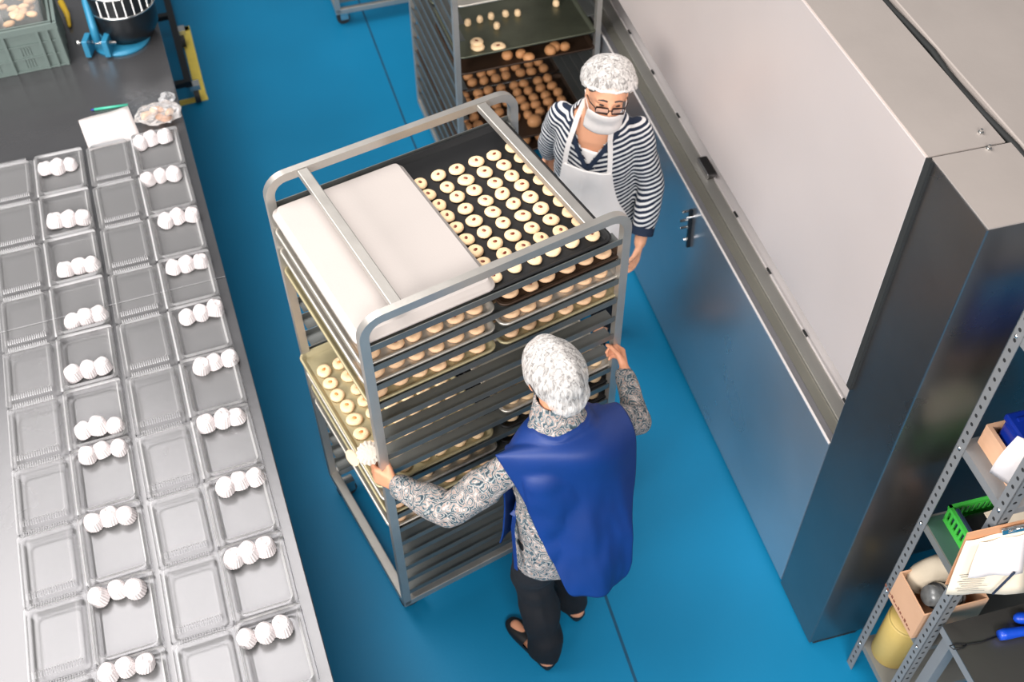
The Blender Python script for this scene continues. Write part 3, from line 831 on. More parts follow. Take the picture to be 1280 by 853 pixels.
# ================================================================== SHELF UNIT (right)
SH = frame(1.275, 1.862, 14.0)           # a along the shelf to the right, b<0 towards the camera
SD = 0.25
sh = empty('shelf_unit', SH(0.4, -SD / 2, 0), 'grey slotted-angle shelf unit beside the oven column', 'shelf unit')
SHZ = [0.205, 0.61, 1.05, 1.46, 1.95]
holes_m = MB().tube([V((0, 0, 0)), V((0, 0.0012, 0))], 0.006, 8).mesh('slot_holes')
def angle_post(a, b, sa, sb):
    m = MB().box(SH, min(a, a + sa * .003), max(a, a + sa * .003), min(b, b + sb * .036), max(b, b + sb * .036), 0, 2.1)
    m.box(SH, min(a, a + sa * .036), max(a, a + sa * .036), min(b, b + sb * .003), max(b, b + sb * .003), 0, 2.1)
    p_ = m.build('post', 'shelf', sh)
    h = MB()
    for k in range(52):
        z = 0.04 + k * 0.04
        c0 = SH(a - sa * .0006, b + sb * .018, z); d = (SH(sa * 1, 0) - SH(0, 0))
        h.tube([c0, c0 + d * 0.001], 0.0062, 8)
        c0 = SH(a + sa * .018, b - sb * .0006, z + .02); d = (SH(0, sb * 1) - SH(0, 0))
        h.tube([c0, c0 + d * 0.001], 0.0062, 8)
    tag(h.build('slot_holes', 'hole', p_), kind='stuff')
for a, sa in ((0, 1), (0.95, -1)):
    for b, sb in ((0, -1), (-SD, 1)): angle_post(a, b, sa, sb)
for z in SHZ:
    bd = MB().box(SH, 0.004, 0.946, -SD + .004, -.004, z - 0.004, z)
    bd.box(SH, 0.004, 0.008, -SD + .004, -.004, z - 0.032, z - .004).box(SH, 0.942, 0.946, -SD + .004, -.004, z - 0.032, z - .004)
    bd.box(SH, 0.008, 0.942, -SD + .004, -SD + .008, z - 0.032, z - .004).box(SH, 0.008, 0.942, -.008, -.004, z - 0.032, z - .004)
    b_ = bd.build('shelf_board', 'shelf' if z > 1.2 else 'board', sh)
    for b in (-.018, -SD + .018):
        P0 = SH(0, b, z - .014)
        MB().ellipsoid(P0, (.006, .006, .006), None, 8, 6).build('bolt', 'chrome', b_, True)
# --- items on the shelf, low to high
ry = at(1118, 800, SHZ[0])
roll = empty('canister', V((ry.x + .02, ry.y, SHZ[0])), 'yellow cylinder standing on the bottom shelf under the cardboard box', 'canister')
cc = SH(0.09, -0.08, SHZ[0])
MB().lathe(cc, [(.068, 0), (.072, .004), (.072, .25), (.068, .256)], 36).build('canister_body', 'roll', roll, True)
MB().lathe(cc + V((0, 0, .256)), [(.068, 0), (.064, .006), (.02, .006)], 36).build('canister_lid', 'roll', roll, True)

cb = empty('cardboard_box', SH(0.13, -0.12, SHZ[1]), 'open cardboard box holding a cloth and jar on the shelf', 'box')
z = SHZ[1]
cl, cw, chh = (-0.012, 0.22), (-0.205, -0.042), 0.165
MB().box(SH, *cl, *cw, z, z + .004).build('box_bottom', 'cardboard', cb)
fl = MB().box(SH, cl[0], cl[0] + .005, *cw, z + .004, z + chh).build('box_end', 'cardboard', cb)
pm = MB()
for k in range(12):
    b = cw[0] + .02 + k * .015
    pm.box(SH, cl[0] - .0008, cl[0], b, b + .010, z + .018, z + .024 + .004 * (k % 3))
pm.build('printed_line', 'cardboard_in', fl)
MB().box(SH, cl[1] - .005, cl[1], *cw, z + .004, z + chh).build('box_end', 'cardboard', cb)
MB().box(SH, cl[0] + .005, cl[1] - .005, cw[0], cw[0] + .005, z + .004, z + chh).build('box_side', 'cardboard', cb)
MB().box(SH, cl[0] + .005, cl[1] - .005, cw[1] - .005, cw[1], z + .004, z + chh).build('box_side', 'cardboard', cb)
m = MB().ellipsoid(SH(.09, -.065, z + .14), (.065, .05, .11), Matrix.Rotation(.4, 3, 'Y'), 20, 14)
me = m.mesh('cloth_bundle')
for v_ in me.vertices: v_.co += V((noise.noise(V(v_.co) * 18), noise.noise(V(v_.co) * 18 + V((5, 0, 0))), 0)) * .015
tag(link('cloth_bundle', me, 'cloth', None, True), 'cream rolled cloth bundle poking out of the cardboard box', 'cloth')
jr = empty('jar', SH(.10, -.17, z + .01), 'dark patterned glass jar lying in the cardboard box', 'jar')
Rj = Matrix.Rotation(math.radians(14 + 180), 3, 'Z') @ Matrix.Rotation(math.radians(62), 3, 'Y')
jc = SH(.15, -.150, z + .115)
MB().lathe(jc, [(.036, 0), (.042, .008), (.042, .10), (.034, .115), (.034, .135)], 28, axis=Rj).build('jar_body', 'jar', jr, True)
for k, zz in enumerate((.02, .04, .06, .08, .1)):
    MB().lathe(jc, [(.0425, zz), (.044, zz + .003), (.044, zz + .007), (.0425, zz + .01)], 28, axis=Rj).build('jar_band', 'cloth' if k % 2 else 'black', jr, True)

# green basket on third shelf
gb = empty('basket', SH(.2, -.13, SHZ[2]), 'green slotted plastic basket with black cloth and envelope on shelf', 'basket')
z = SHZ[2]
ga, gbb = (0.062, 0.34), (-0.235, -0.030)
MB().box(SH, *ga, *gbb, z, z + .005).build('basket_bottom', 'green', gb)
for nm, a0, a1, b0, b1, n_ in (('basket_end', ga[0], ga[0] + .005, gbb[0], gbb[1], 11), ('basket_end', ga[1] - .005, ga[1], gbb[0], gbb[1], 11), ('basket_side', ga[0], ga[1], gbb[0], gbb[0] + .005, 15), ('basket_side', ga[0], ga[1], gbb[1] - .005, gbb[1], 15)):
    m = MB().box(SH, a0, a1, b0, b1, z + .005, z + .022).box(SH, a0 - .003, a1 + .003, b0 - .003, b1 + .003, z + .068, z + .082)
    for k in range(n_):
        t0 = k / (n_ - .45); w = .45 / (n_ - .45)
        if a1 - a0 < .01: m.box(SH, a0, a1, b0 + (b1 - b0) * t0, b0 + (b1 - b0) * (t0 + w), z + .022, z + .068)
        else: m.box(SH, a0 + (a1 - a0) * t0, a0 + (a1 - a0) * (t0 + w), b0, b1, z + .022, z + .068)
    m.build(nm, 'green', gb)
m = MB().box(SH, ga[0] + .02, ga[1] - .03, gbb[0] + .02, gbb[1] - .03, z + .006, z + .06)
me = eval_mesh(m, 'black_pouch', [('SUBSURF', dict(levels=3, subdivision_type='SIMPLE')), ('SMOOTH', dict(iterations=8, factor=.5))])
for v_ in me.vertices: v_.co.z += .012 * noise.noise(V(v_.co) * 20)
tag(link('black_pouch', me, 'black', None, True), 'black cloth pouch lying inside the green basket', 'pouch')
m = MB(); e0 = SH(.15, -.07, z + .08)
m.box(lambda a, b, zz: e0 + (SH(a, b) - SH(0, 0)) + V((0, 0, zz + a * .15)), 0, .2, -.11, -.01, 0, .004)
tag(m.build('envelope', 'cream_paper'), 'cream envelope resting on the black pouch in the basket', 'envelope')
m = MB().box(SH, ga[0] + .008, ga[0] + .016, gbb[0] + .01, gbb[1] - .02, z + .03, z + .092)
tag(m.build('notebook', 'navy'), 'thin navy notebook standing at the end of the green basket', 'notebook')
tag(MB().box(SH, 0.009, .94, -SD + .012, -.012, z, z + .001).build('shelf_mat', 'board_green'), 'dark green mat lining the shelf under the green basket', 'mat')

# top visible shelf: wooden tray + blue box + hanging paper
z = SHZ[3]
wt = empty('wooden_tray', SH(.2, -.12, z), 'peach wooden tray under the blue box on the shelf', 'tray')
MB().box(SH, .05, .5, -.2, -.02, z, z + .008).build('tray_bottom', 'wood', wt)
MB().box(SH, .05, .062, -.2, -.02, z + .008, z + .085).build('tray_end', 'wood', wt)
MB().box(SH, .488, .5, -.2, -.02, z + .008, z + .085).build('tray_end', 'wood', wt)
for b in (-.2, -.032): MB().box(SH, .062, .488, b, b + .012, z + .008, z + .085).build('tray_side', 'wood', wt)
bx = empty('blue_box', SH(.25, -.11, z + .01), 'glossy blue plastic case with ridged lid in the wooden tray', 'case')
MB().box(SH, .075, .44, -.175, -.045, z + .01, z + .13).build('case_body', 'bluebox', bx, bevel=.01)
ld = MB().box(SH, .07, .445, -.18, -.04, z + .132, z + .155).build('case_lid', 'bluebox', bx, bevel=.006)
for b in (-.15, -.11, -.07): MB().box(SH, .09, .43, b - .006, b + .006, z + .153, z + .160).build('lid_ridge', 'bluebox', ld, bevel=.002)
m = MB()
h0, h1, h2, h3 = at(1262, 607, z + .02), at(1237, 590, z + .02), at(1272, 545, z + .21), at(1305, 560, z + .21)
rows = [[h0.lerp(h1, jx / 6).lerp(h3.lerp(h2, jx / 6), i / 8) + (SH(-1, -.5) - SH(0, 0)) * .025 * math.sin(PI * i / 8) + V((0, 0, .02 * math.sin(PI * i / 8))) for jx in range(7)] for i in range(9)]
m.grid(rows)
me = eval_mesh(m, 'hanging_paper', [('SOLIDIFY', dict(thickness=.002))])
hp = link('hanging_paper', me, 'paper', None, True); tag(hp, 'white curled paper list hanging over the shelf by the blue box', 'paper')

# clipboard leaning on the front post
c00, c10, c11, c01 = at(1210, 669, 1.37), at(1292, 650, 1.43), at(1279, 737, 1.16), at(1180, 738, 1.12)
cbn = (c10 - c00).cross(c01 - c00).normalized()
if cbn.z < 0: cbn = -cbn
cbp = empty('clipboard', (c00 + c11) / 2, 'brown clipboard with cream forms hung on the shelf post', 'clipboard')
def quad_slab(P, th, n=cbn):
    m = MB(); vs = [p - n * th for p in P] + list(P)
    return m.add(vs, [[3, 2, 1, 0], [4, 5, 6, 7], [0, 1, 5, 4], [1, 2, 6, 5], [2, 3, 7, 6], [3, 0, 4, 7]])
quad_slab([c00 - cbn * .004, c10 - cbn * .004, c11.lerp(c10, .08) - cbn * .004, c01.lerp(c00, .08) - cbn * .004], .004).build('board', 'clip_board', cbp)
qd = lambda s, t, k=0.0: c00.lerp(c10, s).lerp(c01.lerp(c11, s), t) + cbn * k
def sheet(name, s0, s1, t0, t1, k, curl, material, skew=0.0):
    m = MB(); m.grid([[qd(s0 + (s1 - s0) * i / 8 + skew * jx / 8, t0 + (t1 - t0) * jx / 8, k + curl * (jx / 8) ** 2 + .003 * math.sin(i * 1.3)) for i in range(9)] for jx in range(9)])
    me = eval_mesh(m, name, [('SOLIDIFY', dict(thickness=.0015))])
    return link(name, me, material, cbp, True)
f1 = sheet('form_sheet', 0.0, .99, .09, 1.0, .002, .012, 'cream_paper')
sheet('slip', .22, .95, .14, .66, .008, .015, 'paper', -.04)
MB().tube([qd(.78, .6, .03), qd(.56, .93, .03)], .0035, 8).build('ballpoint_pen', 'navy', cbp, True)
MB().bar(qd(.52, .05, .006), qd(.98, .05, .006), .022, .010, cbn).build('clip', 'chrome', cbp, bevel=.002)
MB().tube([qd(.6, .02, .016), qd(.68, -.06, .03), qd(.82, -.06, .03), qd(.9, .02, .016)], .003, 8).build('clip_wire', 'chrome', cbp, True)
ln = MB()
for k in range(8):
    s0 = .08 + .03 * (k % 3)
    ln.bar(qd(s0, .66 + .035 * k, .0135 + .0012 * k), qd(s0 + .30 + .05 * (k % 2), .66 + .035 * k, .0135 + .0012 * k), .0015, .0004, cbn)
ln.build('form_line', 'board', f1)

# small steel table in front of the shelf
STF = frame(1.420, 1.615, 14.0)
STZ = 0.80
st = empty('steel_table', at(1178, 782, STZ), 'low dark steel table in the bottom right corner', 'table')
S0 = at(1178, 782, STZ)
ST = frame(S0.x, S0.y, 14.5)
MB().box(ST, 0, 0.9, -0.62, 0, STZ - 0.004, STZ).build('table_top', 'dark_table', st)
MB().box(ST, 0, 0.003, -0.62, 0, STZ - 0.04, STZ - .004).build('edge_lip', 'shelf', st)
MB().box(ST, 0, 0.9, -0.003, 0, STZ - 0.04, STZ - .004).build('edge_lip', 'shelf', st)
for a, b in ((.04, -.03), (.86, -.03), (.04, -.59), (.86, -.59)):
    MB().box(ST, a - .02, a + .02, b - .02, b + .02, 0, STZ - .04).build('leg', 'shelf', st)
MB().box(ST, .02, .05, -.58, -.04, .3, .33).build('cross_bar', 'shelf', st)
bt = empty('blue_brush', at(1262, 790, STZ), 'bright blue plastic tool with black cord loop on steel table', 'tool')
MB().tube([at(1249, 795, STZ + .02), at(1256, 793, STZ + .02), at(1275, 790, STZ + .02), at(1320, 786, STZ + .02)], [.016, .019, .016, .016], 10).build('handle', 'bluetool', bt, True)
MB().ellipsoid(at(1278, 773, STZ + .02), (.03, .02, .02), None, 12, 8).build('head', 'bluetool', bt, True)
A = at(1249, 795, STZ + .004); B = at(1204, 808, STZ + .004); 
cp = [A, A.lerp(B, .5) + V((0, -.004, 0)), at(1207, 806, STZ + .004), at(1195, 805, STZ + .004), at(1187, 808, STZ + .004), at(1192, 812, STZ + .004), at(1203, 810, STZ + .004), at(1208, 806, STZ + .005)]
MB().tube(cp, .0025, 6).build('cord_loop', 'black', bt, True)

# ================================================================== PEOPLE
def body_frame(ox, oy, fx, fy):
    f = V((fx, fy, 0)).normalized(); r = V((f.y, -f.x, 0))
    return (lambda a, b, z=0.0: V((ox, oy, 0)) + r * a + f * b + V((0, 0, z))), r, f

def ell(P, z, ca, cb, wa, wb, n=28, pw=2.3):
    out = []
    for k in range(n):
        t = 2 * PI * k / n; c, s = math.cos(t), math.sin(t)
        out.append(P(ca + wa * math.copysign(abs(c) ** (2 / pw), c), cb + wb * math.copysign(abs(s) ** (2 / pw), s), z))
    return out

def hand(m, W, fwd, nrm, s=1.0, thumb=1, curls=(0.5, 0.6, 0.5), spread=0.16, side=1):
    """palm and five fingers; fwd = along the hand, nrm = direction the palm faces; thumb on +side of cross(fwd,nrm)"""
    W = V(W); f = V(fwd).normalized(); n = V(nrm); n = (n - f * n.dot(f)).normalized(); x = f.cross(n) * side
    pl = 0.085 * s
    for k in range(4):
        o = (-1.5 + k) * 0.0185 * s
        m.capsule(W + x * o * 0.7, W + f * pl + x * o, 0.0155 * s, 0.0125 * s, 10)
    lens = (0.060, 0.072, 0.078, 0.070)
    for k in range(4):
        o = (-1.5 + k) * 0.0195 * s
        p = W + f * pl + x * o; d = (f + x * (-1.5 + k) * spread * 0.35).normalized(); ang = 0
        for jx, (fr, rr) in enumerate(((0.45, .0098), (0.31, .0090), (0.24, .0080))):
            ang += curls[jx]
            dd = d * math.cos(ang) + n * math.sin(ang)
            q = p + dd * lens[k] * fr * s
            m.capsule(p, q, rr * s, rr * 0.92 * s, 9); p = q
    b = W + f * 0.022 * s + x * 0.024 * s + n * 0.006
    t1 = b + (f * 0.55 + x * 0.62 + n * 0.35).normalized() * 0.042 * s
    t2 = t1 + (f * 0.85 + x * 0.1 + n * 0.6).normalized() * 0.034 * s
    t3 = t2 + (f * 0.8 - x * 0.15 + n * 0.6).normalized() * 0.024 * s
    m.capsule(b, t1, .0150 * s, .0115 * s, 10); m.capsule(t1, t2, .0110 * s, .0098 * s, 9); m.capsule(t2, t3, .0098 * s, .0085 * s, 9)

def head(m, H, fd, up, s=1.0):
    """H = centre of the skull; fd = facing, up = crown direction"""
    f = V(fd).normalized(); u = V(up); u = (u - f * u.dot(f)).normalized(); r = f.cross(u)
    R = Matrix((r, f, u)).transposed()
    G = lambda x, y, z: H + r * x * s + f * y * s + u * z * s
    m.ellipsoid(G(0, -0.008, 0.02), (0.074 * s, 0.092 * s, 0.088 * s), R, 20, 14)
    m.ellipsoid(G(0, 0.022, -0.03), (0.062 * s, 0.066 * s, 0.080 * s), R, 18, 12)
    m.ellipsoid(G(0, 0.050, -0.085), (0.034 * s, 0.034 * s, 0.026 * s), R, 14, 10)      # chin
    m.ellipsoid(G(0, 0.055, 0.012), (0.056 * s, 0.034 * s, 0.020 * s), R, 14, 8)         # brow
    for sx in (-1, 1):
        m.ellipsoid(G(sx * 0.036, 0.060, -0.022), (0.020 * s, 0.020 * s, 0.018 * s), R, 12, 8)   # cheek
        m.ellipsoid(G(sx * 0.076, -0.008, -0.008), (0.008 * s, 0.018 * s, 0.028 * s), R, 10, 8)  # ear
    m.capsule(G(0, 0.082, 0.008), G(0, 0.098, -0.026), 0.008 * s, 0.012 * s, 10)           # nose
    m.ellipsoid(G(0, 0.082, -0.055), (0.024 * s, 0.010 * s, 0.010 * s), R, 12, 8)         # mouth
    return G, R

def delete_faces(me, test):
    bm = bmesh.new(); bm.from_mesh(me)
    bmesh.ops.delete(bm, geom=[f for f in bm.faces if test(f.calc_center_median())], context='FACES')
    bm.to_mesh(me); bm.free()
    return me

def shoe_mesh(heel, toe, z=0.0, w=0.042, open_heel=False):
    heel, toe = V(heel), V(toe); d = (toe - heel); L = d.length; d.normalize(); x = V((d.y, -d.x, 0)); m = MB(); rings = []
    for t, ww, hh in ((0.0, .55, .045), (.06, .8, .058), (.25, .85, .07), (.5, .95, .068), (.75, 1.05, .05), (.92, .8, .036), (1.0, .4, .028)):
        c = heel + d * L * t; ring = []
        for k in range(16):
            a = 2 * PI * k / 16
            ring.append(c + x * w * ww * math.cos(a) + V((0, 0, z + hh / 2 + hh / 2 * math.copysign(abs(math.sin(a)) ** .7, math.sin(a)))))
        rings.append(ring)
    return m.loft(rings)

# ---------------------------------------------------------------- worker in blue (near)
P1, r1, f1_ = body_frame(0.17, 1.99, -0.4956, 0.8686)
w1 = empty('person', P1(0, 0, 0), 'worker in blue smock and paisley shirt gripping the baking rack, seen from behind', 'person')
hc = P1(0.0, 0.115, 1.515)
shL, shR = P1(-.150, .05, 1.236), P1(.150, .05, 1.232)
elL = V((-.205, 1.905, 1.045)); wrL = V((-.385, 2.03, 1.015))
elR = V((.415, 2.235, 1.075)); wrR = V((.385, 2.415, 1.105))
hipL, hipR = P1(-.085, 0, .84), P1(.085, 0, .84)
knL, anL = P1(-.085, .07, .46), V((.118, 1.895, .09))
knR, anR = P1(.09, .12, .46), P1(.10, .07, .09)
m = MB()
head(m, hc, f1_ * 0.94 + V((0, 0, -.32)), V((0, 0, 1)), 0.96)
m.capsule(P1(0, .06, 1.33), P1(0, .09, 1.45), .055, .05)
m.loft([ell(P1, z, ca, cb, wa, wb) for z, ca, cb, wa, wb in ((.78, 0, 0, .13, .09), (.86, 0, 0, .165, .115), (.98, 0, .01, .14, .095), (1.12, 0, .02, .145, .10), (1.24, 0, .035, .155, .095), (1.32, 0, .05, .11, .07), (1.36, 0, .06, .06, .05))])
for s_, e_, w_ in ((shL, elL, wrL), (shR, elR, wrR)):
    m.capsule(s_, e_, .048, .038); m.capsule(e_, w_, .037, .026)
for h_, k_, a_ in ((hipL, knL, anL), (hipR, knR, anR)):
    m.capsule(h_, k_, .082, .055); m.capsule(k_, a_, .052, .036)
tL = V((-.03, 2.05, 0)); hL = V((.118, 1.868, 0)); hR = P1(.10, .035, 0); tR = P1(.06, .265, 0)
for a_, h_, t_ in ((anL, hL, tL), (anR, hR, tR)):
    m.capsule(a_, h_ + V((0, 0, .045)), .036, .034); m.capsule(h_ + V((0, 0, .04)), h_.lerp(t_, .8) + V((0, 0, .03)), .032, .024)
postR = R1(RL - .015, .0125)
hand(m, wrR, V((-.06, 1, .02)), V((-1, -.1, 0)), 0.92, curls=(0.75, 1.0, 0.8), side=1)
hand(m, wrL, V((-.82, .50, -.05)), V((.45, .85, -.15)), 0.92, curls=(0.55, 0.8, 0.6), side=-1)
link('body', fuse(m, 'body', .0062, 3), 'skin', w1, True)
# shirt
m = MB()
m.loft([ell(P1, z, ca, cb, wa, wb) for z, ca, cb, wa, wb in ((.70, 0, -.005, .185, .125), (.80, 0, -.005, .187, .135), (.90, 0, 0, .175, .128), (1.0, 0, .01, .165, .115), (1.12, 0, .02, .168, .118), (1.22, 0, .035, .178, .115), (1.30, 0, .05, .135, .088), (1.355, 0, .06, .085, .072), (1.385, 0, .075, .066, .062), (1.40, 0, .08, .06, .058))])
m.capsule(shL, shL.lerp(elL, .5), .050, .062); m.capsule(shL.lerp(elL, .5), elL, .066, .056); m.capsule(elL, elL.lerp(wrL, .45), .056, .058); m.capsule(elL.lerp(wrL, .45), elL.lerp(wrL, .92), .052, .040)
m.capsule(shR, elR, .058, .055); m.capsule(elR, elR.lerp(wrR, .9), .053, .038)
me = fuse(m, 'shirt', .008, 3)
for v_ in me.vertices:
    co = V(v_.co); v_.co += V((noise.noise(co * 14), noise.noise(co * 14 + V((7, 0, 0))), noise.noise(co * 14 + V((0, 7, 0))))) * .010
link('shirt', me, 'paisley', w1, True); SHIRT1 = me
m = MB().loft([ell(P1, z, 0, cb, w_, w_ * .96) for z, cb, w_ in ((1.352, .062, .088), (1.365, .068, .082), (1.40, .082, .067), (1.425, .088, .062), (1.428, .088, .056), (1.40, .082, .058))], caps=False)
link('collar', m.mesh('collar'), 'paisley', w1, True)
# trousers
m = MB()
m.loft([ell(P1, z, 0, 0, wa, wb) for z, wa, wb in ((.70, .15, .10), (.78, .165, .112), (.88, .152, .105), (.94, .13, .09))])
for h_, k_, a_ in ((hipL, knL, anL), (hipR, knR, anR)):
    m.capsule(h_, k_, .098, .080); m.capsule(k_, k_.lerp(a_, .86), .079, .070)
    e_ = k_.lerp(a_, 1.0); m.capsule(k_.lerp(a_, .8), V((e_.x, e_.y, .075)), .071, .066)
me = fuse(m, 'trousers', .010, 3)
for v_ in me.vertices:
    co = V(v_.co); v_.co += V((noise.noise(co * 12), noise.noise(co * 12 + V((7, 0, 0))), 0)) * .012
link('trousers', me, 'trousers', w1, True)
# shoes: low slip-ons, skin shows over the instep
for h_, t_ in ((hL, tL), (hR, tR)):
    me = eval_mesh(shoe_mesh(h_ - (t_ - h_).normalized() * .032, t_), 'shoe', [('SUBSURF', dict(levels=2))])
    d_ = (t_ - h_).normalized(); L_ = (t_ - h_).length
    delete_faces(me, lambda c: .02 < (c - h_).dot(d_) / L_ < .42 and c.z > .046)
    link('shoe', me, 'shoe', w1, True)
# smock: back panel, front panel, tie
rowsb = []
lft = [(620, 572, 1.315), (633, 592, 1.255), (650, 618, 1.15), (668, 655, 1.02), (684, 688, .92), (699, 720, .82), (712, 748, .72)]
rgt = [(797, 538, 1.285), (797, 562, 1.20), (794, 590, 1.10), (789, 635, .99), (788, 672, .89), (787, 700, .79), (785, 722, .70)]
top = [P1(-.225, .065, 1.315), P1(-.15, .035, 1.345), P1(-.085, .01, 1.365), P1(-.045, 0.0, 1.36), P1(0, -.005, 1.355), P1(.045, 0.0, 1.36), P1(.085, .01, 1.365), P1(.15, .035, 1.345), P1(.225, .06, 1.305)]
NC = 9
rowsb.append(top)
for i in range(len(lft)):
    A, B = at(*lft[i]), at(*rgt[i]); t = i / (len(lft) - 1); row = []
    for k in range(NC):
        s_ = k / (NC - 1)
        p = A.lerp(B, s_)
        bul = math.sin(PI * s_) * (.10 if i == 0 else .085 - .05 * t)
        p = p - f1_ * bul + V((0, 0, math.sin(PI * s_) * (.045 if i == 0 else .02 * (1 - t))))
        row.append(p)
    rowsb.append(row)
m = MB().grid(rowsb)
rowsf = [top]
for z, wa, fb in ((1.25, .20, .16), (1.1, .19, .165), (.95, .185, .155), (.8, .19, .16), (.68, .2, .17)):
    rowsf.append([P1(-wa + 2 * wa * k / (NC - 1), fb - .07 * abs(2 * k / (NC - 1) - 1) ** 2, z + (.02 if False else 0)) for k in range(NC)])
m.grid(rowsf)
me = m.mesh('smock')
bm = bmesh.new(); bm.from_mesh(me); bmesh.ops.remove_doubles(bm, verts=bm.verts, dist=.0005); bmesh.ops.recalc_face_normals(bm, faces=bm.faces); bm.to_mesh(me); bm.free()
me = eval_mesh(me, 'smock', [('SUBSURF', dict(levels=3))])
for v_ in me.vertices:
    co = V(v_.co); k = max(0, min(1, (1.25 - co.z) / .5))
    v_.co += -f1_ * (noise.noise(V((co.x * 9, co.y * 9, co.z * 4))) * .022 * (0.35 + k)) - f1_ * noise.noise(V((co.x * 26, co.y * 26, co.z * 9))) * .007 * k + r1 * noise.noise(co * 7 + V((3, 0, 0))) * .008 * k
from mathutils.bvhtree import BVHTree
bm = bmesh.new(); bm.from_mesh(SHIRT1); tree = BVHTree.FromBMesh(bm); bm.free()
for _ in range(2):
    for v_ in me.vertices:
        loc, nn, _i, _d = tree.find_nearest(v_.co)
        sd = (V(v_.co) - loc).dot(nn)
        if sd < .014 and abs((V(v_.co) - P1(0, 0, 0)).dot(r1)) < .165: v_.co = loc + nn * .014
for _ in range(3): me = eval_mesh(me, 'smock', [('SMOOTH', dict(iterations=1, factor=.35))])
me = eval_mesh(me, 'smock', [('SOLIDIFY', dict(thickness=.005))])
link('smock', me, 'smock', w1, True)
tie = [at(647, 628, 1.0), at(643, 645, .96), at(641, 662, .92), at(643, 685, .86), at(645, 712, .80)]
MB().path(tie, .022, .003, r1).build('tie_strap', 'smock', w1)
tie2 = [at(640, 640, .97), at(655, 655, .95), at(668, 662, .97)]
MB().path(tie2, .02, .003, f1_).build('tie_strap', 'smock', w1)
# hair and hairnet
G1f = (f1_ * 0.94 + V((0, 0, -.32))).normalized()
u_ = (V((0, 0, 1)) - G1f * G1f.z).normalized(); Rr = Matrix((G1f.cross(u_), G1f, u_)).transposed()
m = MB().ellipsoid(hc - G1f * .022 + u_ * .012, (.083, .104, .098), Rr, 24, 16)
m.ellipsoid(hc - G1f * .075 - u_ * .045, (.055, .042, .045), Rr, 16, 10)
link('hair', fuse(m, 'hair', .008, 3), 'hair', w1, True)
m = MB().ellipsoid(hc - G1f * .030 + u_ * .018, (.086, .128, .106), Rr, 40, 26)
m.ellipsoid(hc - G1f * .090 - u_ * .035, (.070, .058, .062), Rr, 24, 16)
me = fuse(m, 'hairnet', .006, 4)
for v_ in me.vertices:
    co = V(v_.co); q_ = Rr.transposed() @ (co - hc)
    n_ = (co - hc).normalized()
    ang = math.atan2(q_.x, q_.z + .16)
    v_.co += n_ * (noise.noise(co * 16) * .005 + .0016 * math.sin(ang * 26 + 4 * noise.noise(co * 12)) * (1 if q_.y < .06 else .4))
link('hairnet', me, 'net', w1, True)
# cloth in her left hand
pc0 = at(452, 572, 1.06)
ht = empty('pot_holder', pc0, 'cream ribbed cloth pot holder in the left hand of the blue-smocked worker', 'pot holder')
Rm = Matrix.Rotation(math.radians(-25), 3, 'Y') @ Matrix.Rotation(math.radians(20), 3, 'X')
pa = at(460, 568, 1.065)
m = MB().lathe(pa, [(.018, -.045), (.030, -.02), (.038, .012), (.040, .030), (.026, .040), (.010, .042)], 30, flute=1, famp=.06, axis=Matrix.Rotation(math.radians(28), 3, 'X') @ Matrix.Rotation(math.radians(12), 3, 'Y'))
m.build('ribbed_cuff', 'mitt_white', ht)
pb = at(441, 573, 1.05)
m = MB().box(lambda a, b, z: pb + Matrix.Rotation(math.radians(35), 3, 'Z') @ Matrix.Rotation(math.radians(-30), 3, 'Y') @ V((a, b, z)), -.022, .022, -.042, .045, -.008, .008)
me = eval_mesh(m, 'cloth_flap', [('SUBSURF', dict(levels=3)), ])
link('cloth_flap', me, 'mitt', ht, True)

# ---------------------------------------------------------------- worker in stripes (far)
P2, r2_, f2_ = body_frame(0.365, 3.60, -0.36, -0.93)
w2 = empty('person', P2(0, 0, 0), 'worker in striped top, white apron, mask and hairnet facing the camera', 'person')
Hf = V((.06, -1, .06)).normalized(); hc2 = V((.375, 3.49, 1.465))
hu = (V((.12, 0, 1)) - Hf * V((.12, 0, 1)).dot(Hf)).normalized()
s2L, s2R = V((.515, 3.545, 1.240)), V((.215, 3.655, 1.240))
e2L, wr2L = V((.585, 3.50, .985)), V((.545, 3.385, .775))
e2R, wr2R = V((.150, 3.74, 1.01)), V((.170, 3.66, .88))
e2R = V((.172, 3.745, 1.03)); wr2R = V((.172, 3.79, .935))
m = MB()
G2, R2h = head(m, hc2, Hf, hu, 1.0)
m.capsule(P2(0, .02, 1.26), P2(.0, .06, 1.40), .056, .05)
m.loft([ell(P2, z, ca, cb, wa, wb) for z, ca, cb, wa, wb in ((.78, 0, 0, .14, .10), (.86, 0, 0, .17, .12), (.98, 0, 0, .15, .105), (1.12, 0, .01, .155, .112), (1.22, 0, .01, .155, .10), (1.29, 0, .01, .11, .075), (1.33, 0, .02, .06, .05))])
for s_, e_, w_ in ((s2L, e2L, wr2L), (s2R, e2R, wr2R)):
    m.capsule(s_, e_, .047, .038); m.capsule(e_, w_, .038, .026)
h2L, h2R = P2(-.085, 0, .83), P2(.085, 0, .83)
for h_ in (h2L, h2R):
    k_ = V((h_.x, h_.y, .46)) + f2_ * .03; a_ = V((h_.x, h_.y, .09))
    m.capsule(h_, k_, .085, .056); m.capsule(k_, a_, .054, .038); m.capsule(a_, a_ + V((0, 0, -.04)) + f2_ * .12, .036, .026)
hand(m, wr2L, V((-.12, -.22, -1)), V((-1, .1, .1)), .92, curls=(.25, .3, .25), side=-1)
hand(m, wr2R, V((.22, -.22, -.9)), V((.3, -1, 0)), .92, curls=(.3, .35, .3), side=1)
link('body', fuse(m, 'body', .0058, 3), 'skin2', w2, True)
